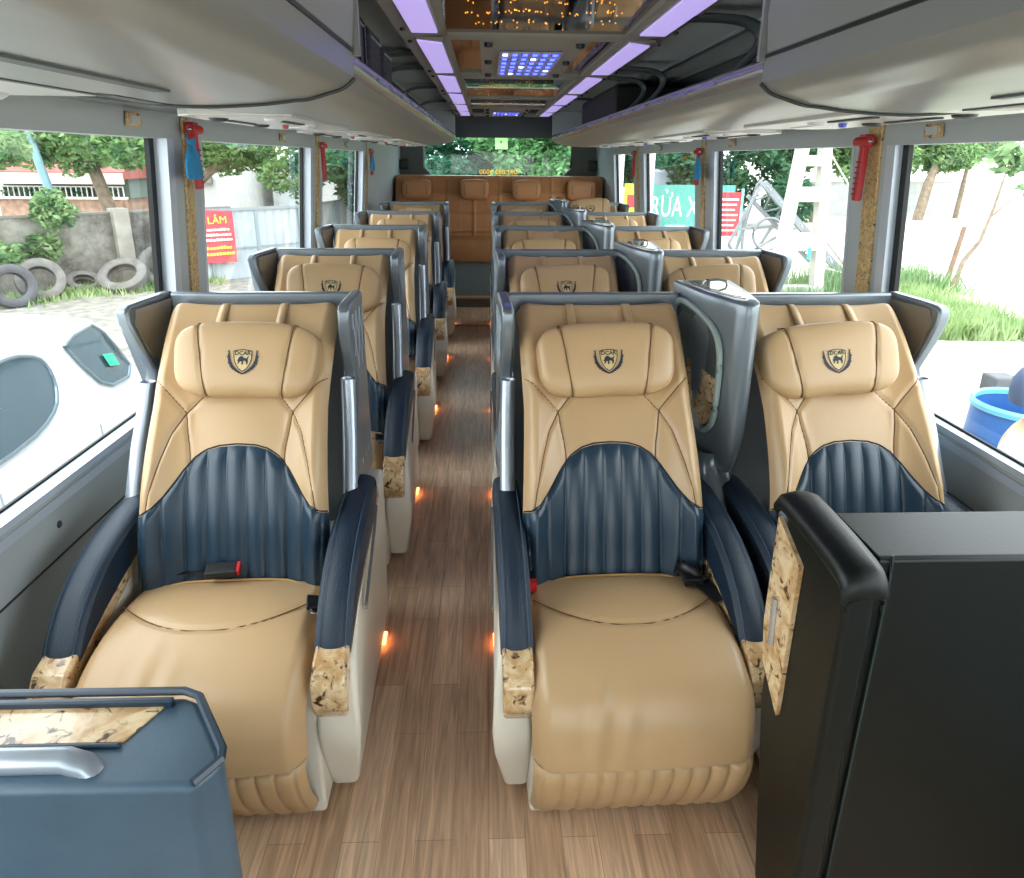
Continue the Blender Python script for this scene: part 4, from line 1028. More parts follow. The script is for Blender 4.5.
bt = thing('red_banner', (-5.82, 13.62, GZ+.42), 'red cloth banner with yellow and white lettering hung on the white fence', 'banner', rz=ba-.06)
P = [[(x, -.02+.012*math.sin(x*9+z*4), z*1.02-(.06*(x-.1)) ) for z in np.linspace(0, 1, 10)] for x in np.linspace(-.1, .92, 14)]
MB().grid(P).build('cloth', M('banner_red', 'c44450', .7), bt, recalc=False)
def letters(body, size, mat, parent, x, y, z, name='lettering', mirror=1):
    v, f = text_shapes(body, size); mb = MB(); mb.add([(a*mirror, 0, b) for a, b in v], f); o = mb.build(name, mat, parent, (x, y, z), smooth=False, recalc=False); return o
YEL = M('letter_yellow', 'f2d94a', .6); WHT = M('letter_white', 'f4f4f0', .6)
letters('C LÂM', .20, YEL, bt, .50, -.045, .80)
rr = random.Random(3)
for row, (z, mt, h) in enumerate([(.60, WHT, .05), (.50, WHT, .05), (.40, WHT, .05), (.24, YEL, .06), (.12, YEL, .06)]):
    x = .16; mb = MB()
    while x < .82:
        wd = rr.uniform(.03, .06); mb.box(x, x+wd, -.046, -.044, z, z+h*rr.uniform(.7, 1.)); x += wd+.015
    mb.build('text_line', mt, bt, smooth=False)
# tyres
TY = M('old_tyre', '62605c', .85, var=.25, vscale=6); TYD = M('old_tyre_dark', '4b4a48', .9, var=.2)
def tyre(loc, rot, R, lab, mat=None):
    t = thing('old_tyre', loc, lab, 'tyre', 'old tyres along the concrete wall'); t.rotation_euler = rot
    wd = R*.27
    prof = [(R*.60, -wd*.75), (R*.72, -wd), (R*.90, -wd*.98), (R*.985, -wd*.75), (R, -wd*.4), (R, wd*.4), (R*.985, wd*.75), (R*.90, wd*.98), (R*.72, wd), (R*.60, wd*.75), (R*.585, wd*.6), (R*.70, wd*.5), (R*.90, 0), (R*.70, -wd*.5), (R*.585, -wd*.6)]
    MB().lathe(prof, seg=48, closed=True).build('casing', mat or TY, t)
    g = MB()
    for k in range(4): g.lathe([(R*1.002, -wd*.5+k*wd*.33-.006), (R*1.002, -wd*.5+k*wd*.33+.006)], seg=48)
    g.build('tread_groove', TYD, t)
    return t
tyre((-7.85, 11.45, GZ+.36), (math.radians(78), math.radians(0), math.radians(52)), .36, 'darker old tyre standing at the far left, in front of a pale one', M('tyre_grey', '4c4b4e', .85, var=.2))
tyre((-7.75, 12.05, GZ+.36), (math.radians(64), 0, math.radians(40)), .38, 'pale old tyre leaning on the wall behind the darker left one')
tyre((-7.52, 12.92, GZ+.17), (math.radians(28), math.radians(5), math.radians(35)), .30, 'small pale old tyre mostly hidden behind the tilted middle one')
tyre((-6.80, 12.95, GZ+.28), (math.radians(34), math.radians(-10), math.radians(20)), .43, 'pale old tyre lying tilted in the middle of the row')
tyre((-6.32, 13.45, GZ+.40), (math.radians(80), 0, math.radians(40)), .40, 'pale old tyre standing rightmost, cut by the window frame')
def tufts(name, n, poly, hgt, mat, seed, lab):
    r = random.Random(seed); mb = MB(); (x0, y0), (x1, y1), wd = poly
    for _ in range(n):
        s = r.random(); o = r.gauss(0, .5)*wd+.25*wd*math.sin(s*17); dx, dy = x1-x0, y1-y0; L = math.hypot(dx, dy)
        c = Vector((x0+dx*s-dy/L*o, y0+dy*s+dx/L*o, GZ)); h = hgt*r.uniform(.4, 1.2); a = r.uniform(0, 6.28); w_ = .018
        mb.add([c+Vector((math.cos(a)*w_, math.sin(a)*w_, 0)), c-Vector((math.cos(a)*w_, math.sin(a)*w_, 0)), c+Vector((r.gauss(0, .3)*h, r.gauss(0, .3)*h, h))], [(0, 1, 2)])
    tag(mb.build(name, mat, None, smooth=False, recalc=False), lab, 'grass', kind='stuff')
tufts('grass', 5000, ((-9, 11.0), (-5.6, 14.2), .45), .17, LEAF3, 1, 'low pale weeds growing round the old tyres')
tufts('grass', 8000, ((7.4, 12.8), (7.1, 9.2), 1.0), .30, LEAF3, 2, 'tall bright green grass patch beyond the nearest right window')
tufts('grass', 2500, ((9.0, 13.8), (6.2, 12.6), .8), .5, LEAF4, 5, 'pale weeds round the thin sapling on the right')
tufts('grass', 700, ((3.0, 5.0), (3.4, 6.3), .3), .22, LEAF3, 6, 'small grass tuft beside the blue barrel')
tufts('grass', 1500, ((5.0, 10.8), (6.6, 13.4), .5), .3, LEAF4, 7, 'weeds at the foot of the concrete pylon')
# pole, buildings on the left
pt = thing('steel_pole', (-8.45, 13.9, GZ), 'pale blue slanting steel pole in front of the brick house', 'pole')
MB().tube([(.35, 0, 0), (0.12, 0, 1.3), (-.42, 0, 4.2)], .075, 14).build('shaft', M('pale_blue_steel', '7ba0aa', .5), pt)
MB().lathe([(.12, 0), (.12, .04), (.08, .05)], (.35, 0, 0), 14).build('foot', M('pale_blue_steel', '7ba0aa', .5), pt)
bt = thing('brick_house', (-12.7, 22, GZ), 'old brick house with red roof edge and plant balcony behind the wall', 'house')
BRK = M('old_brick', '8a7060', .9, var=.3, vscale=5); 
MB().box(-2.2, 1.5, 0, 4.9, 0, 1.15).build('lower_wall', BRK, bt, smooth=False)
MB().box(-2.2, 1.6, .35, 5, 1.15, 1.75).build('balcony_recess', M('balcony_dark', '5c6a62', .8), bt, smooth=False)
MB().box(-2.3, 1.7, -.15, .0, 1.15, 1.22).build('balcony_slab', M('slab_grey', 'b8b4ac', .8), bt, smooth=False)
rl = MB()
for k in range(26): rl.box(-2.25+k*.155, -2.22+k*.155, -.13, -.10, 1.22, 1.50)
rl.box(-2.25, 1.65, -.14, -.10, 1.5, 1.54).build('railing', M('rail_pale', 'a8a8a2', .6), bt, smooth=False)
MB().prism([(-.3, 1.75), (-.3, 1.95), (2.6, 2.9), (5.2, 2.0), (5.2, 1.75)], 'x', -2.4, 1.8).build('roof', M('roof_red', '84463e', .8, var=.2, vscale=4), bt, smooth=False)
MB().box(-2.4, 1.8, -.35, -.28, 1.60, 1.92).build('awning', M('awning_pale', 'a09a94', .7), bt, smooth=False)
pl = crown_mesh([(x, -.05, 1.36, .28, .1, .14) for x in (-1.8, -1.1, -.3, .3, 1.1)], 700, .06, 9).build('balcony_plants', LEAF2, bt, smooth=False, recalc=False)
bt = thing('white_house', (-10.15, 24.3, GZ), 'white rendered house with ledge planters right of the brick house', 'house')
MB().box(-.7, 1.6, 0, 5, 0, 3.6).build('wall', M('render_white', 'a8aaa8', .8, var=.08), bt, smooth=False)
for x in (-.5, .7): MB().box(x-.2, x+.2, -.22, .0, 1.55, 1.78).build('planter', M('planter_grey', '6f6b66', .8), bt, bevel=.02)
MB().box(-.4, 1.0, -.03, 0, 2.6, 3.0).build('window', M('pane_dark', '8fa0a4', .2), bt, smooth=False)
MB().box(-.75, 1.7, -.15, 5, 3.6, 3.75).build('parapet', M('parapet_pale', 'c8c6c0', .8), bt, smooth=False)
bt = thing('pale_house', (-17.5, 23.5, GZ), 'pale pink house at the far left beyond the wall', 'house')
MB().box(-2.5, 2.2, 0, 5, 0, 2.3).build('wall', M('render_pink', 'd8c4b4', .8, var=.1), bt, smooth=False)
MB().prism([(-.3, 2.3), (2.5, 3.3), (5.3, 2.3)], 'x', -2.7, 2.4).build('roof', M('tile_pale', 'c2b6aa', .8), bt, smooth=False)
MB().box(-.6, .2, -.03, 0, 1.0, 1.7).build('window', M('pane_dark', '8fa0a4', .2), bt, smooth=False)
bt = thing('long_shed', (-4.9, 27, GZ), 'long white shed behind the white fence and tree', 'shed')
MB().box(-3.2, 1.6, 0, 6, 0, 2.3).build('wall', M('render_white', 'a8aaa8', .8), bt, smooth=False)
MB().prism([(-.3, 2.3), (3, 3.2), (6.3, 2.3)], 'x', -3.3, 1.8).build('roof', M('sheet_pale', 'cfd6da', .5), bt, smooth=False)
MB().box(-3.0, -2.0, -.04, 0, 0, 1.9).build('door', M('door_grey', 'a9b0b2', .6), bt, smooth=False)

# white car close to the left windows
def car():
    t = thing('parked_car', (-3.25, 2.3, GZ), 'white hatchback car parked close to the left side of the bus', 'car')
    CWH = M('car_white', 'e2e4e6', .22, coat=.6)
    st = [  # y, half width belt, half width roof, belt z, roof z, sill z
        (-2.0, .55, .50, .62, .66, .30), (-1.9, .72, .62, .72, .78, .22), (-1.5, .84, .68, .84, .92, .20), (-1.0, .87, .70, .92, 1.02, .20), (-.55, .88, .68, .95, 1.10, .20), (-.1, .88, .66, .97, 1.42, .20), (.4, .89, .66, .98, 1.54, .20),
        (1.0, .89, .66, .99, 1.54, .20), (1.4, .89, .66, 1.0, 1.53, .20), (1.7, .88, .65, 1.0, 1.49, .22), (2.05, .87, .64, 1.0, 1.45, .24), (2.2, .86, .63, 1.0, 1.36, .26), (2.32, .85, .62, .99, 1.10, .27), (2.46, .82, .62, .90, .94, .30), (2.5, .5, .4, .5, .52, .4)]
    st = [(a_, b_*1.045, c_*1.10, d_, min(e_, 1.53), f_) for a_, b_, c_, d_, e_, f_ in st]
    yy = np.linspace(0, len(st)-1, 90); S_ = np.array(st); rows = []
    for q in yy:
        y, hb, hr_, zb, zr, zs = [float(np.interp(q, range(len(st)), S_[:, k])) for k in range(6)]
        half = [(hb*.90, zs), (hb*.985, zs+.12), (hb, (zs+zb)/2), (hb*.985, zb-.05), (hb*.96, zb), (hb*.96+(hr_-hb*.96)*.5, zb+(zr-zb)*.5), (hr_+.02, zr-.06*(zr-zb)/.6), (hr_*.88, zr-.015), (hr_*.5, zr+.01), (0, zr+.018)]
        prof = smooth_profile(half, 28)
        rows.append([(p[0], y, p[1]) for p in prof]+[(-p[0], y, p[1]) for p in prof[::-1][1:]])
    MB().grid(rows).build('body', CWH, t, sharp=180)
    MB().box(-.72, .72, -1.8, 2.3, .18, .34).build('underbody', BLACK, t, smooth=False)
    GL = M('car_glass', '3f545e', .06, coat=.5)
    def side_x(y, z):     # outer surface of the right-hand side above the belt
        q = float(np.interp(y, S_[:, 0], range(len(st)))); _, hb, hr_, zb, zr, zs = [float(np.interp(q, range(len(st)), S_[:, k])) for k in range(6)]
        half = [(hb*.90, zs), (hb*.985, zs+.12), (hb, (zs+zb)/2), (hb*.985, zb-.05), (hb*.96, zb), (hb*.96+(hr_-hb*.96)*.5, zb+(zr-zb)*.5), (hr_+.02, zr-.06*(zr-zb)/.6)]
        return float(np.interp(z, [p[1] for p in half], [p[0] for p in half]))
    def pane(pts, s, nm='side_window'):
        pts = [(y-2.3, z-GZ) for y, z in pts]; n = len(pts); cy = sum(p[0] for p in pts)/n; cz = sum(p[1] for p in pts)/n
        fine = []
        for i in range(n):
            a, b = pts[i], pts[(i+1) % n]
            for k in range(6): fine.append((a[0]+(b[0]-a[0])*k/6, a[1]+(b[1]-a[1])*k/6))
        mb = MB(); rings = []
        for f in (1, .75, .5, .25, .02):
            r = [(cy+(y-cy)*f, cz+(z-cz)*f) for y, z in fine]; rings.append([(s*(side_x(y, z)+.012), y, z) for y, z in r+r[:1]])
        mb.grid(rings); o = mb.build(nm, GL, t, recalc=False)
        MB().tube([(s*(side_x(y, z)+.012), y, z) for y, z in fine], .011, 6, closed=True).build('window_trim', M('window_trim_grey', '7c8a92', .3, metal=.5), o)
        return o
    w1 = smooth_profile([(2.35, .44), (2.9, .51), (3.42, .52), (3.58, .50), (3.68, .45), (3.70, .36), (3.66, .26), (3.56, .18), (3.30, .12), (2.8, .10), (2.35, .09)], 24)
    w2 = [(3.93, .46), (4.06, .49), (4.30, .50), (4.40, .42), (4.46, .30), (4.48, .18), (4.38, .13), (4.18, .14), (4.08, .19), (4.0, .32)]
    for s in (1, -1):
        pane([tuple(p) for p in w1], s); o = pane(w2, s, 'quarter_window')
        pane([(1.55, .10), (2.22, .09), (2.25, .47), (2.05, .44), (1.8, .28)], s)
    MB().add([(side_x(4.26-2.3, z-GZ+0)+.03, y-2.3, z-GZ) for y, z in [(4.22, .33), (4.32, .31), (4.33, .23), (4.23, .25)]], [(0, 1, 2, 3)]).build('sticker', M('green_sticker', '38d6a0', .6), t, smooth=False, recalc=False)
    sl = MB()
    for y in (2.3, 3.0, 3.9): sl.beam((side_x(y-2.3, .62)+.01, y-2.3, .30), (side_x(y-2.3, .9)+.006, y-2.3, .88), .006)
    sl.build('door_gap', M('gap_grey', '9aa0a4', .6), t, smooth=False)
    MB().box(.905, .935, .95, 1.13, .80, .83).build('door_handle', CWH, t, bevel=.01)
    for (x, y) in ((.74, -1.35), (-.74, -1.35), (.74, 1.45), (-.74, 1.45)):
        wl_ = MB().lathe([(.2, -.1), (.29, -.1), (.315, -.07), (.315, .07), (.29, .1), (.2, .1)], (0, 0, 0), 32, 'x', closed=True).build('wheel', RUBBER, t, loc=(x, y, .315))
        MB().lathe([(0, .0), (.19, .02), (.2, .06), (.2, -.06), (0, -.06)], (0, 0, 0), 24, 'x').build('hub', SILV, wl_)
    for x in (-.62, .62):
        MB().box(x-.12, x+.12, 2.40, 2.50, .72, .88).build('tail_lamp', M('lamp_red', 'a82028', .3), t, bevel=.02)
        MB().box(x-.12, x+.12, -1.97, -1.86, .56, .68).build('headlamp', M('lamp_clear', 'd8e0e4', .1), t, bevel=.02)
car()

# right side: road, barrel, person, pylon, truss, banner, hoarding, trees
t = thing('blue_barrel', (3.67, 4.22, GZ), 'open blue plastic barrel standing outside the nearest right window', 'barrel')
BLP = M('barrel_blue', '2a5a98', .4, var=.06); R = .32
MB().lathe([(0, 0), (R*.93, 0), (R, .03), (R*1.02, .25), (R*1.03, .27), (R*1.02, .29), (R*1.03, .58), (R*1.04, .60), (R*1.03, .62), (R*1.0, .84), (R*.97, .84), (R*.97, .05), (0, .05)], seg=48).build('shell', BLP, t)
MB().lathe([(R*.95, .84), (R*1.04, .835), (R*1.05, .865), (R*1.0, .885), (R*.95, .87)], seg=48, closed=True).build('rim', M('barrel_rim', '5fa8c0', .4), t)
MB().lathe([(0, .35), (R*.965, .35)], seg=40).build('contents', M('murky_water', '5f9c96', .1), t)
t = thing('concrete_block', (4.15, 5.1, GZ), 'small dark block lying behind the blue barrel', 'block')
MB().box(-.10, .10, -.09, .09, 0, .80).build('post', M('block_grey', '5a5c5e', .9, var=.2), t, bevel=.02)
def ladder_pylon():
    t = thing('concrete_pylon', (5.72, 12.3, GZ), 'tall white concrete pylon with rectangular holes, tapering upwards', 'pylon')
    CC = M('pylon_white', 'b0afa8', .8, var=.08)
    h = 4.2; a0, a1 = .42, .07
    fz = lambda z: a0+(a1-a0)*z/h
    cx = lambda z: -.05-.0*z
    mb = MB()
    for s in (-1, 1):
        mb.prism([(s*fz(0)+cx(0)-.09, 0), (s*fz(0)+cx(0)+.09, 0), (s*fz(h)+cx(h)+.08, h), (s*fz(h)+cx(h)-.08, h)], 'y', -.11, .11)
    for z, th in ((.0, .25), (.9, .30), (1.75, .25), (2.35, .18), (2.95, .2), (3.6, .2)):
        mb.prism([(-fz(z)+cx(z), z), (fz(z)+cx(z), z), (fz(z+th)+cx(z), z+th), (-fz(z+th)+cx(z), z+th)], 'y', -.10, .10)
    mb.build('shaft', CC, t, smooth=False)
    MB().tube([(.0, 0, 2.9), (1.6, 1.2, 1.6), (3.4, 2.4, 0)], .015, 6).build('stay_wire', M('wire_pale', 'd0d0cc', .6), t)
    MB().box(.05, .10, -.14, -.11, .75, .95).build('tag', M('tag_teal', '3fc0b8', .5), t, smooth=False)
ladder_pylon()
def truss():
    t = thing('steel_truss', (5.6, 14, GZ), 'grey lattice steel truss leaning beside the concrete pylon', 'truss')
    ST = M('truss_steel', '7f858a', .5, metal=.2, var=.15); o = Vector((5.6, 14, GZ))
    A_ = [Vector((5.45, 14.0, 1.15)), Vector((7.7, 14.4, -.9))]; B_ = [Vector((5.75, 14.5, 1.12)), Vector((8.0, 15.0, -.85))]; C_ = [Vector((5.35, 14.3, .85)), Vector((7.4, 14.6, -.9))]
    ch = MB()
    for L in (A_, B_, C_): ch.beam(L[0]-o, L[1]-o, .07)
    ch.build('chord', ST, t, smooth=False)
    br = MB(); N = 8
    for k in range(N):
        f = lambda L, q: L[0].lerp(L[1], q)-o
        br.beam(f(A_, k/N), f(B_, (k+.5)/N), .03); br.beam(f(B_, (k+.5)/N), f(A_, (k+1)/N), .03); br.beam(f(A_, k/N), f(C_, (k+.5)/N), .03); br.beam(f(C_, (k+.5)/N), f(A_, (k+1)/N), .03)
    br.build('brace', ST, t, smooth=False)
    lg = MB()
    for p, q in [((5.5, 14, 1.1), (4.95, 14, -.1)), ((5.5, 14.2, 1.1), (5.2, 14.6, -.9)), ((5.25, 14.1, .6), (5.3, 14.1, -.88)), ((4.95, 14, -.1), (5.6, 14.4, -.85)), ((5.1, 14, .2), (6.3, 14.5, .25)), ((5.0, 14.1, -.55), (6.35, 14.3, .2)), ((5.3, 14.2, -.85), (6.1, 14.4, .45)), ((6.3, 14.2, .3), (5.75, 14.2, -.88))]:
        lg.beam(Vector(p)-o, Vector(q)-o, .05)
    lg.build('leg', ST, t, smooth=False)
    MB().tube([(Vector((5.8, 14.1, .1))+Vector((math.cos(a)*.32, 0, math.sin(a)*.32)))-o for a in np.linspace(0, 2*PI, 25)[:-1]], .03, 6, closed=True).build('pulley_ring', ST, t)
truss()
t = thing('red_sign', (6.27, 18, GZ), 'red notice board with pale lettering lines left of the truss', 'sign')
MB().box(-.34, .30, -.02, .02, .55, 1.66).build('panel', M('sign_red', 'a83842', .6), t, smooth=False)
MB().box(-.38, -.34, -.03, .03, 0, 1.7).box(.30, .36, -.03, .03, 0, 1.75).build('post', M('teal_post', '7fb8b4', .6), t, smooth=False)
MB().box(-.34, .30, -.021, .019, .25, .55).build('lower_panel', M('sign_pale', 'd8e2e2', .6), t, smooth=False)
for k in range(7): MB().box(-.28+.03*(k % 3), .24-.04*((k*2) % 3), -.026, -.021, .68+k*.13, .72+k*.13).build('text_line', WHT, t, smooth=False)
t = thing('teal_hoarding', (7.2, 24.5, GZ), 'teal sheet hoarding with large white hand-painted letters', 'hoarding')
MB().box(-1.75, 1.5, -.03, .03, 0, 1.62).build('sheet', M('hoarding_teal', '4c948c', .6, var=.06), t, smooth=False)
letters('RỬA X', .98, WHT, t, -.62, -.04, .85, mirror=.58)
MB().box(-1.75, -1.2, -.06, -.03, 0, .35).box(-.9, -.2, -.06, -.03, 0, .25).build('white_patch', WHT, t, smooth=False)
t = thing('water_tank', (7.3, 27.5, GZ), 'grey-blue rounded tank behind the teal hoarding', 'tank')
MB().lathe([(0, 1.1), (.75, 1.1), (.95, 1.0), (.98, 0), (0, 0)], (0, 0, 1.0), 32).build('tank', M('tank_grey', '8c98a4', .5), t)
MB().box(-.8, .8, -.6, .6, 0, 1.0).build('stand', M('stand_grey', '7a8084', .6), t, smooth=False)
t = thing('roadside_sign', (4.95, 23, GZ), 'yellow and red roadside board seen through the farthest right window', 'sign')
MB().box(-.45, .45, -.03, .03, .3, 1.7).build('board', M('board_yellow', 'd6d24c', .6), t, smooth=False)
MB().box(-.35, .35, -.04, -.03, .95, 1.35).build('red_panel', M('board_red', 'c04a50', .6), t, smooth=False)
MB().box(-.35, .35, -.04, -.03, .55, .72).build('blue_panel', M('board_blue', '3a4a9c', .6), t, smooth=False)
MB().box(-.4, -.34, -.03, .03, 0, .3).box(.34, .4, -.03, .03, 0, .3).build('post', SILV, t, smooth=False)
for x, yb, lab in ((3.02, 16, 'slim white post seen through the farthest right window'), (4.74, 20.5, 'slim white post left of the teal hoarding')):
    t = thing('white_post', (x, yb, GZ), lab, 'post'); MB().tube([(0, 0, 0), (0, 0, 4)], .11 if yb > 18 else .07, 12).build('shaft', WHT, t); MB().lathe([(.2, 0), (.2, .08), (.1, .1)], seg=12).build('foot', WHT, t)
tree((9.5, 27, GZ), [(0, 0, 0, .2), (0, 0, 2.5, .15)], blobs(21, (0, 0, 2.1), (2.6, 1.2, 1.4), 20, .95), 14000, .15, LEAF2, 'large dark tree behind the concrete pylon', seed=11)
tree((13.8, 29, GZ), [(0, 0, 0, .2), (0, 0, 2.5, .15)], blobs(22, (0, 0, 2.9), (1.6, 1.2, .9), 10, .9), 7000, .15, LEAF1, 'bright tree at the right of the second right window', seed=12)
tree((6.3, 31, GZ), [(0, 0, 0, .2), (0, 0, 2.5, .15)], blobs(23, (0, 0, 2.6), (2.2, 1.2, 1.2), 14, 1.0), 9000, .16, LEAF2, 'dark tree above the teal hoarding', seed=13)
tree((18.6, 30.5, GZ), [(0.6, 0, 0, .22), (.8, 0, 1.6, .2), (1.1, 0, 2.8, .12)], blobs(24, (.9, 0, 2.9), (1.3, 1, .5), 10, .75), 6000, .13, LEAF1, 'street tree with dark trunk across the bright road', seed=14)
tree((21.6, 31.5, GZ), [(0, 0, 0, .12), (.1, 0, 2.8, .08)], blobs(25, (0, 0, 3.1), (1.6, 1, .4), 8, .6), 4000, .12, LEAF4, 'thinner street tree at the right across the bright road', seed=15)
tree((6.9, 7.6, GZ), [(.9, -.6, 0, .08), (.6, -.3, 1.6, .06), (0, .4, 2.8, .04)], blobs(26, (-.1, 1.0, 2.62), (.35, .5, .14), 7, .24), 500, .13, LEAF4, 'near branch of pale leaves at the upper right corner', seed=16)
t = thing('street_wall', (20.5, 33.5, GZ), 'low white wall across the bright road', 'wall', rz=math.radians(12))
MB().box(-6, 14, -.1, .1, 0, 1.55).build('panel', M('render_white', 'a8aaa8', .8), t, smooth=False)
MB().box(-6, 14, -.16, .16, 1.55, 1.62).build('coping', M('parapet_pale', 'c8c6c0', .8), t, smooth=False)
t = thing('wooden_stake', (9.75, 13.9, GZ), 'short brown wooden stake standing in the grass', 'stake')
MB().tube([(-.12, 0, 0), (-.05, 0, .6), (.02, 0, 1.18)], [.05, .05, .045], 8).build('shaft', M('stake_brown', '7a6252', .9, var=.2), t)
MB().lathe([(0, .03), (.05, 0)], (.02, 0, 1.18), 8).build('top', BARK, t)
t = thing('sapling', (9.25, 13.0, GZ), 'thin bare sapling with forked twigs beyond the grass', 'sapling')
MB().tube([(-.1, 0, 0), (0, 0, .6), (.25, 0, 1.0), (.38, 0, 1.6), (.5, 0, 2.6)], [.05, .045, .035, .025, .012], 8).build('trunk', BARK, t)
MB().tube([(.36, 0, 1.45), (.6, 0, 1.7), (.9, .1, 1.85)], [.018, .012, .006], 6).build('branch', BARK, t)
crown_mesh([(1.05, .1, 1.95, .3, .2, .12), (.5, 0, 2.7, .3, .2, .2)], 90, .06, 31).build('leaves', LEAF4, t, smooth=False, recalc=False)
def debris():
    t = thing('pole_pile', (7.0, 13.2, GZ), 'loose pale poles lying by the foot of the pylon', 'poles')
    for p, q in [((-.4, 0, .95), (.7, .6, .05)), ((-.6, .2, .5), (.9, -.3, .08)), ((.9, .3, .85), (.55, .2, .05)), ((1.1, 0, .05), (-.2, .5, .1))]:
        MB().tube([p, q], .03, 8).build('pole', M('pole_pale', 'c8c4b8', .7), t)
debris()

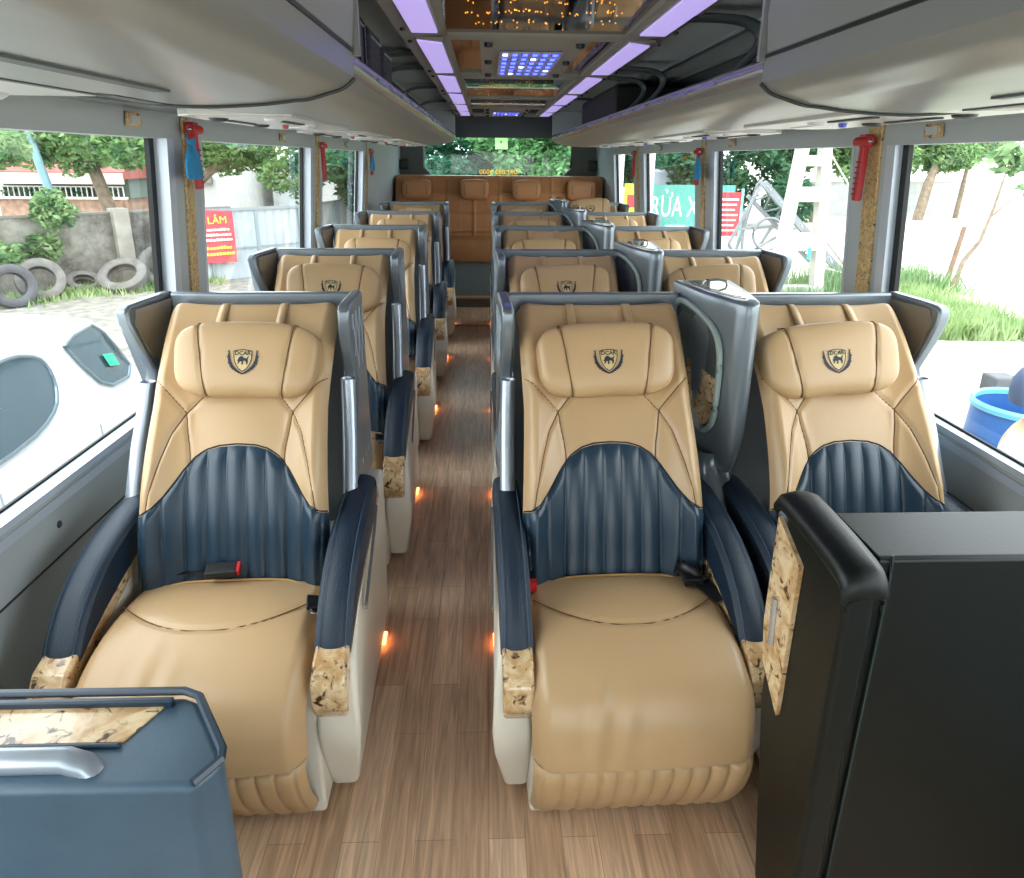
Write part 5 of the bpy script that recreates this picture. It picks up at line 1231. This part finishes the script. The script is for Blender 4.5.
# person seated outside, partly cut by the frame
def person():
    t = thing('person', (3.04, 3.42, GZ), 'person in a slate blue helmet and white shirt sitting outside by the barrel', 'person')
    SKIN = M('skin', 'c69a7c', .5); SHIRT = M('white_shirt', 'e6e8e8', .8); TRS = M('dark_trousers', '3a4048', .8); HAT = M('slate_cap', '3c4a66', .7, bump=.1, bscale=80)
    v = [(0, 0, .50), (0, .0, .68), (0, .02, .86), (0, .02, .98), (0, .0, 1.06), (0, -.02, 1.14),       # pelvis, waist, chest, collar, neck, head base
         (.17, .02, .95), (.24, -.05, .74), (.17, -.24, .60), (-.17, .02, .95), (-.24, -.05, .74), (-.17, -.24, .60),
         (.10, 0, .50), (.13, -.42, .50), (.12, -.40, .08), (.12, -.54, .03), (-.10, 0, .50), (-.13, -.42, .50), (-.12, -.40, .08), (-.12, -.54, .03)]
    e = [(0, 1), (1, 2), (2, 3), (3, 4), (4, 5), (3, 6), (6, 7), (7, 8), (3, 9), (9, 10), (10, 11), (0, 12), (12, 13), (13, 14), (14, 15), (0, 16), (16, 17), (17, 18), (18, 19)]
    r = [.13, .12, .14, .09, .05, .05, .065, .045, .032, .065, .045, .032, .09, .07, .045, .03, .09, .07, .045, .03]
    def skin(name, v, e, r, mat, parent, lv=2):
        me = bpy.data.meshes.new(name); me.from_pydata(v, e, []); me.materials.append(mat); o = bpy.data.objects.new(name, me); COL.objects.link(o); o.parent = parent
        m = o.modifiers.new('skin', 'SKIN'); m.use_smooth_shade = True
        if not me.skin_vertices: me.attributes  # layer is created with the modifier
        bm = bmesh.new(); bm.from_mesh(me); ly = bm.verts.layers.skin.verify()
        for i, q in enumerate(bm.verts): q[ly].radius = (r[i], r[i]); q[ly].use_root = (i == 0)
        bm.to_mesh(me); bm.free(); o.modifiers.new('sub', 'SUBSURF').levels = lv; o.modifiers['sub'].render_levels = lv
        return o
    b = skin('body', v, e, r, SKIN, t)
    # head with face
    P = []
    for ph in np.linspace(-PI/2, PI/2, 25):
        row = []
        for th in np.linspace(0, 2*PI, 33):
            x, y, z = .078*math.cos(ph)*math.cos(th), .095*math.cos(ph)*math.sin(th), .118*math.sin(ph)
            if z < 0: x *= 1+z*1.8; y *= 1+z*1.0
            if y < 0: y -= .016*math.exp(-(x/.014)**2-((z+.012)/.02)**2)+.006*math.exp(-(x/.02)**2-((z+.05)/.01)**2)
            row.append((x, y-.01, z+1.235))
        P.append(row)
    h = MB().grid(P).build('head', SKIN, t, recalc=False, sharp=180)
    for s in (-1, 1):
        MB().lathe([(0, -.008), (.008, -.004), (.01, 0)], (s*.03, -.088, 1.245), 12, 'y').build('eye', M('eye_dark', '1c1614', .3), h)
        MB().lathe([(0, -.01), (.02, -.006), (.026, .006), (.0, .01)], (s*.08, 0, 1.235), 12, 'x').build('ear', SKIN, h)
    MB().box(-.022, .022, -.094, -.088, 1.184, 1.190).build('mouth', M('lip', '9a5a50', .5), h, bevel=.002)
    MB().lathe([(0, 1.385), (.06, 1.378), (.105, 1.345), (.132, 1.29), (.138, 1.24), (.134, 1.19), (.125, 1.16), (.118, 1.165), (.12, 1.24)], (0, .015, 0), 36).build('helmet', HAT, t)
    # hair at the nape
    MB().lathe([(.06, 1.15), (.088, 1.2), (.10, 1.25), (.09, 1.27)], (0, .02, 0), 24).build('hair', M('hair_black', '18161a', .6), t)
    skin('shirt', [(0, 0, .58), (0, .01, .74), (0, .02, .90), (0, .02, 1.0), (.17, .02, .955), (.235, -.04, .80), (-.17, .02, .955), (-.235, -.04, .80)], [(0, 1), (1, 2), (2, 3), (2, 4), (4, 5), (2, 6), (6, 7)], [.15, .145, .155, .075, .085, .068, .085, .068], SHIRT, t)
    skin('trousers', [(0, 0, .52), (.11, -.02, .51), (.135, -.42, .51), (.125, -.40, .14), (-.11, -.02, .51), (-.135, -.42, .51), (-.125, -.40, .14)], [(0, 1), (1, 2), (2, 3), (0, 4), (4, 5), (5, 6)], [.145, .105, .085, .06, .105, .085, .06], TRS, t)
    for s in (-1, 1):          # hands resting on the thighs
        hand = MB()
        hand.tube([(s*.17, -.24, .60), (s*.16, -.30, .595), (s*.155, -.33, .59)], [.028, .034, .03], 10)
        for k in range(4):
            x = s*(.133+.015*k); L = [.055, .068, .072, .06][k]
            hand.tube([(x, -.325, .592), (x, -.325-L*.5, .590), (x, -.325-L, .575)], [.009, .0085, .006], 8)
        hand.tube([(s*.135, -.285, .595), (s*.112, -.305, .59), (s*.105, -.33, .582)], [.011, .009, .007], 8)
        hand.build('hand', SKIN, t)
        MB().box(s*.125-.045, s*.125+.045, -.60, -.36, 0, .06).build('shoe', BLACK, t, bevel=.02)
    t.rotation_euler = (0, 0, math.radians(40))
    c = thing('plastic_stool', (3.04, 3.42, GZ), 'plastic stool under the person outside', 'stool', rz=math.radians(40))
    PL = M('stool_blue', '3a6ea8', .4)
    MB().box(-.16, .16, -.14, .16, .36, .39).build('seat', PL, c, bevel=.012)
    for sx in (-1, 1):
        for sy in (-1, 1): MB().beam((sx*.17, sy*.15+.01, 0), (sx*.13, sy*.12+.01, .365), .035).build('leg', PL, c, smooth=False)
person()
# dense trees behind the bus, seen through the rear window
tree((-1.6, 17, GZ), [(0, 0, 0, .2), (0, 0, 3, .15)], blobs(41, (0, 0, 2.6), (2.2, 1.2, 1.2), 18, .75), 16000, .095, LEAF2, 'dense tree filling the left of the rear window', seed=21)
tree((1.4, 16.5, GZ), [(0, 0, 0, .2), (0, 0, 3, .15)], blobs(42, (-.1, 0, 2.6), (1.1, 1.2, 1.2), 18, .75), 16000, .095, LEAF1, 'brighter dense tree filling the right of the rear window', seed=22)
tree((.3, 19.5, GZ), [(0, 0, 0, .2), (0, 0, 3, .15)], blobs(43, (0, 0, 2.8), (2.2, 1.0, 1.6), 22, 1.1), 12000, .15, LEAF2, 'dark tree mass behind the other rear window trees', seed=23)
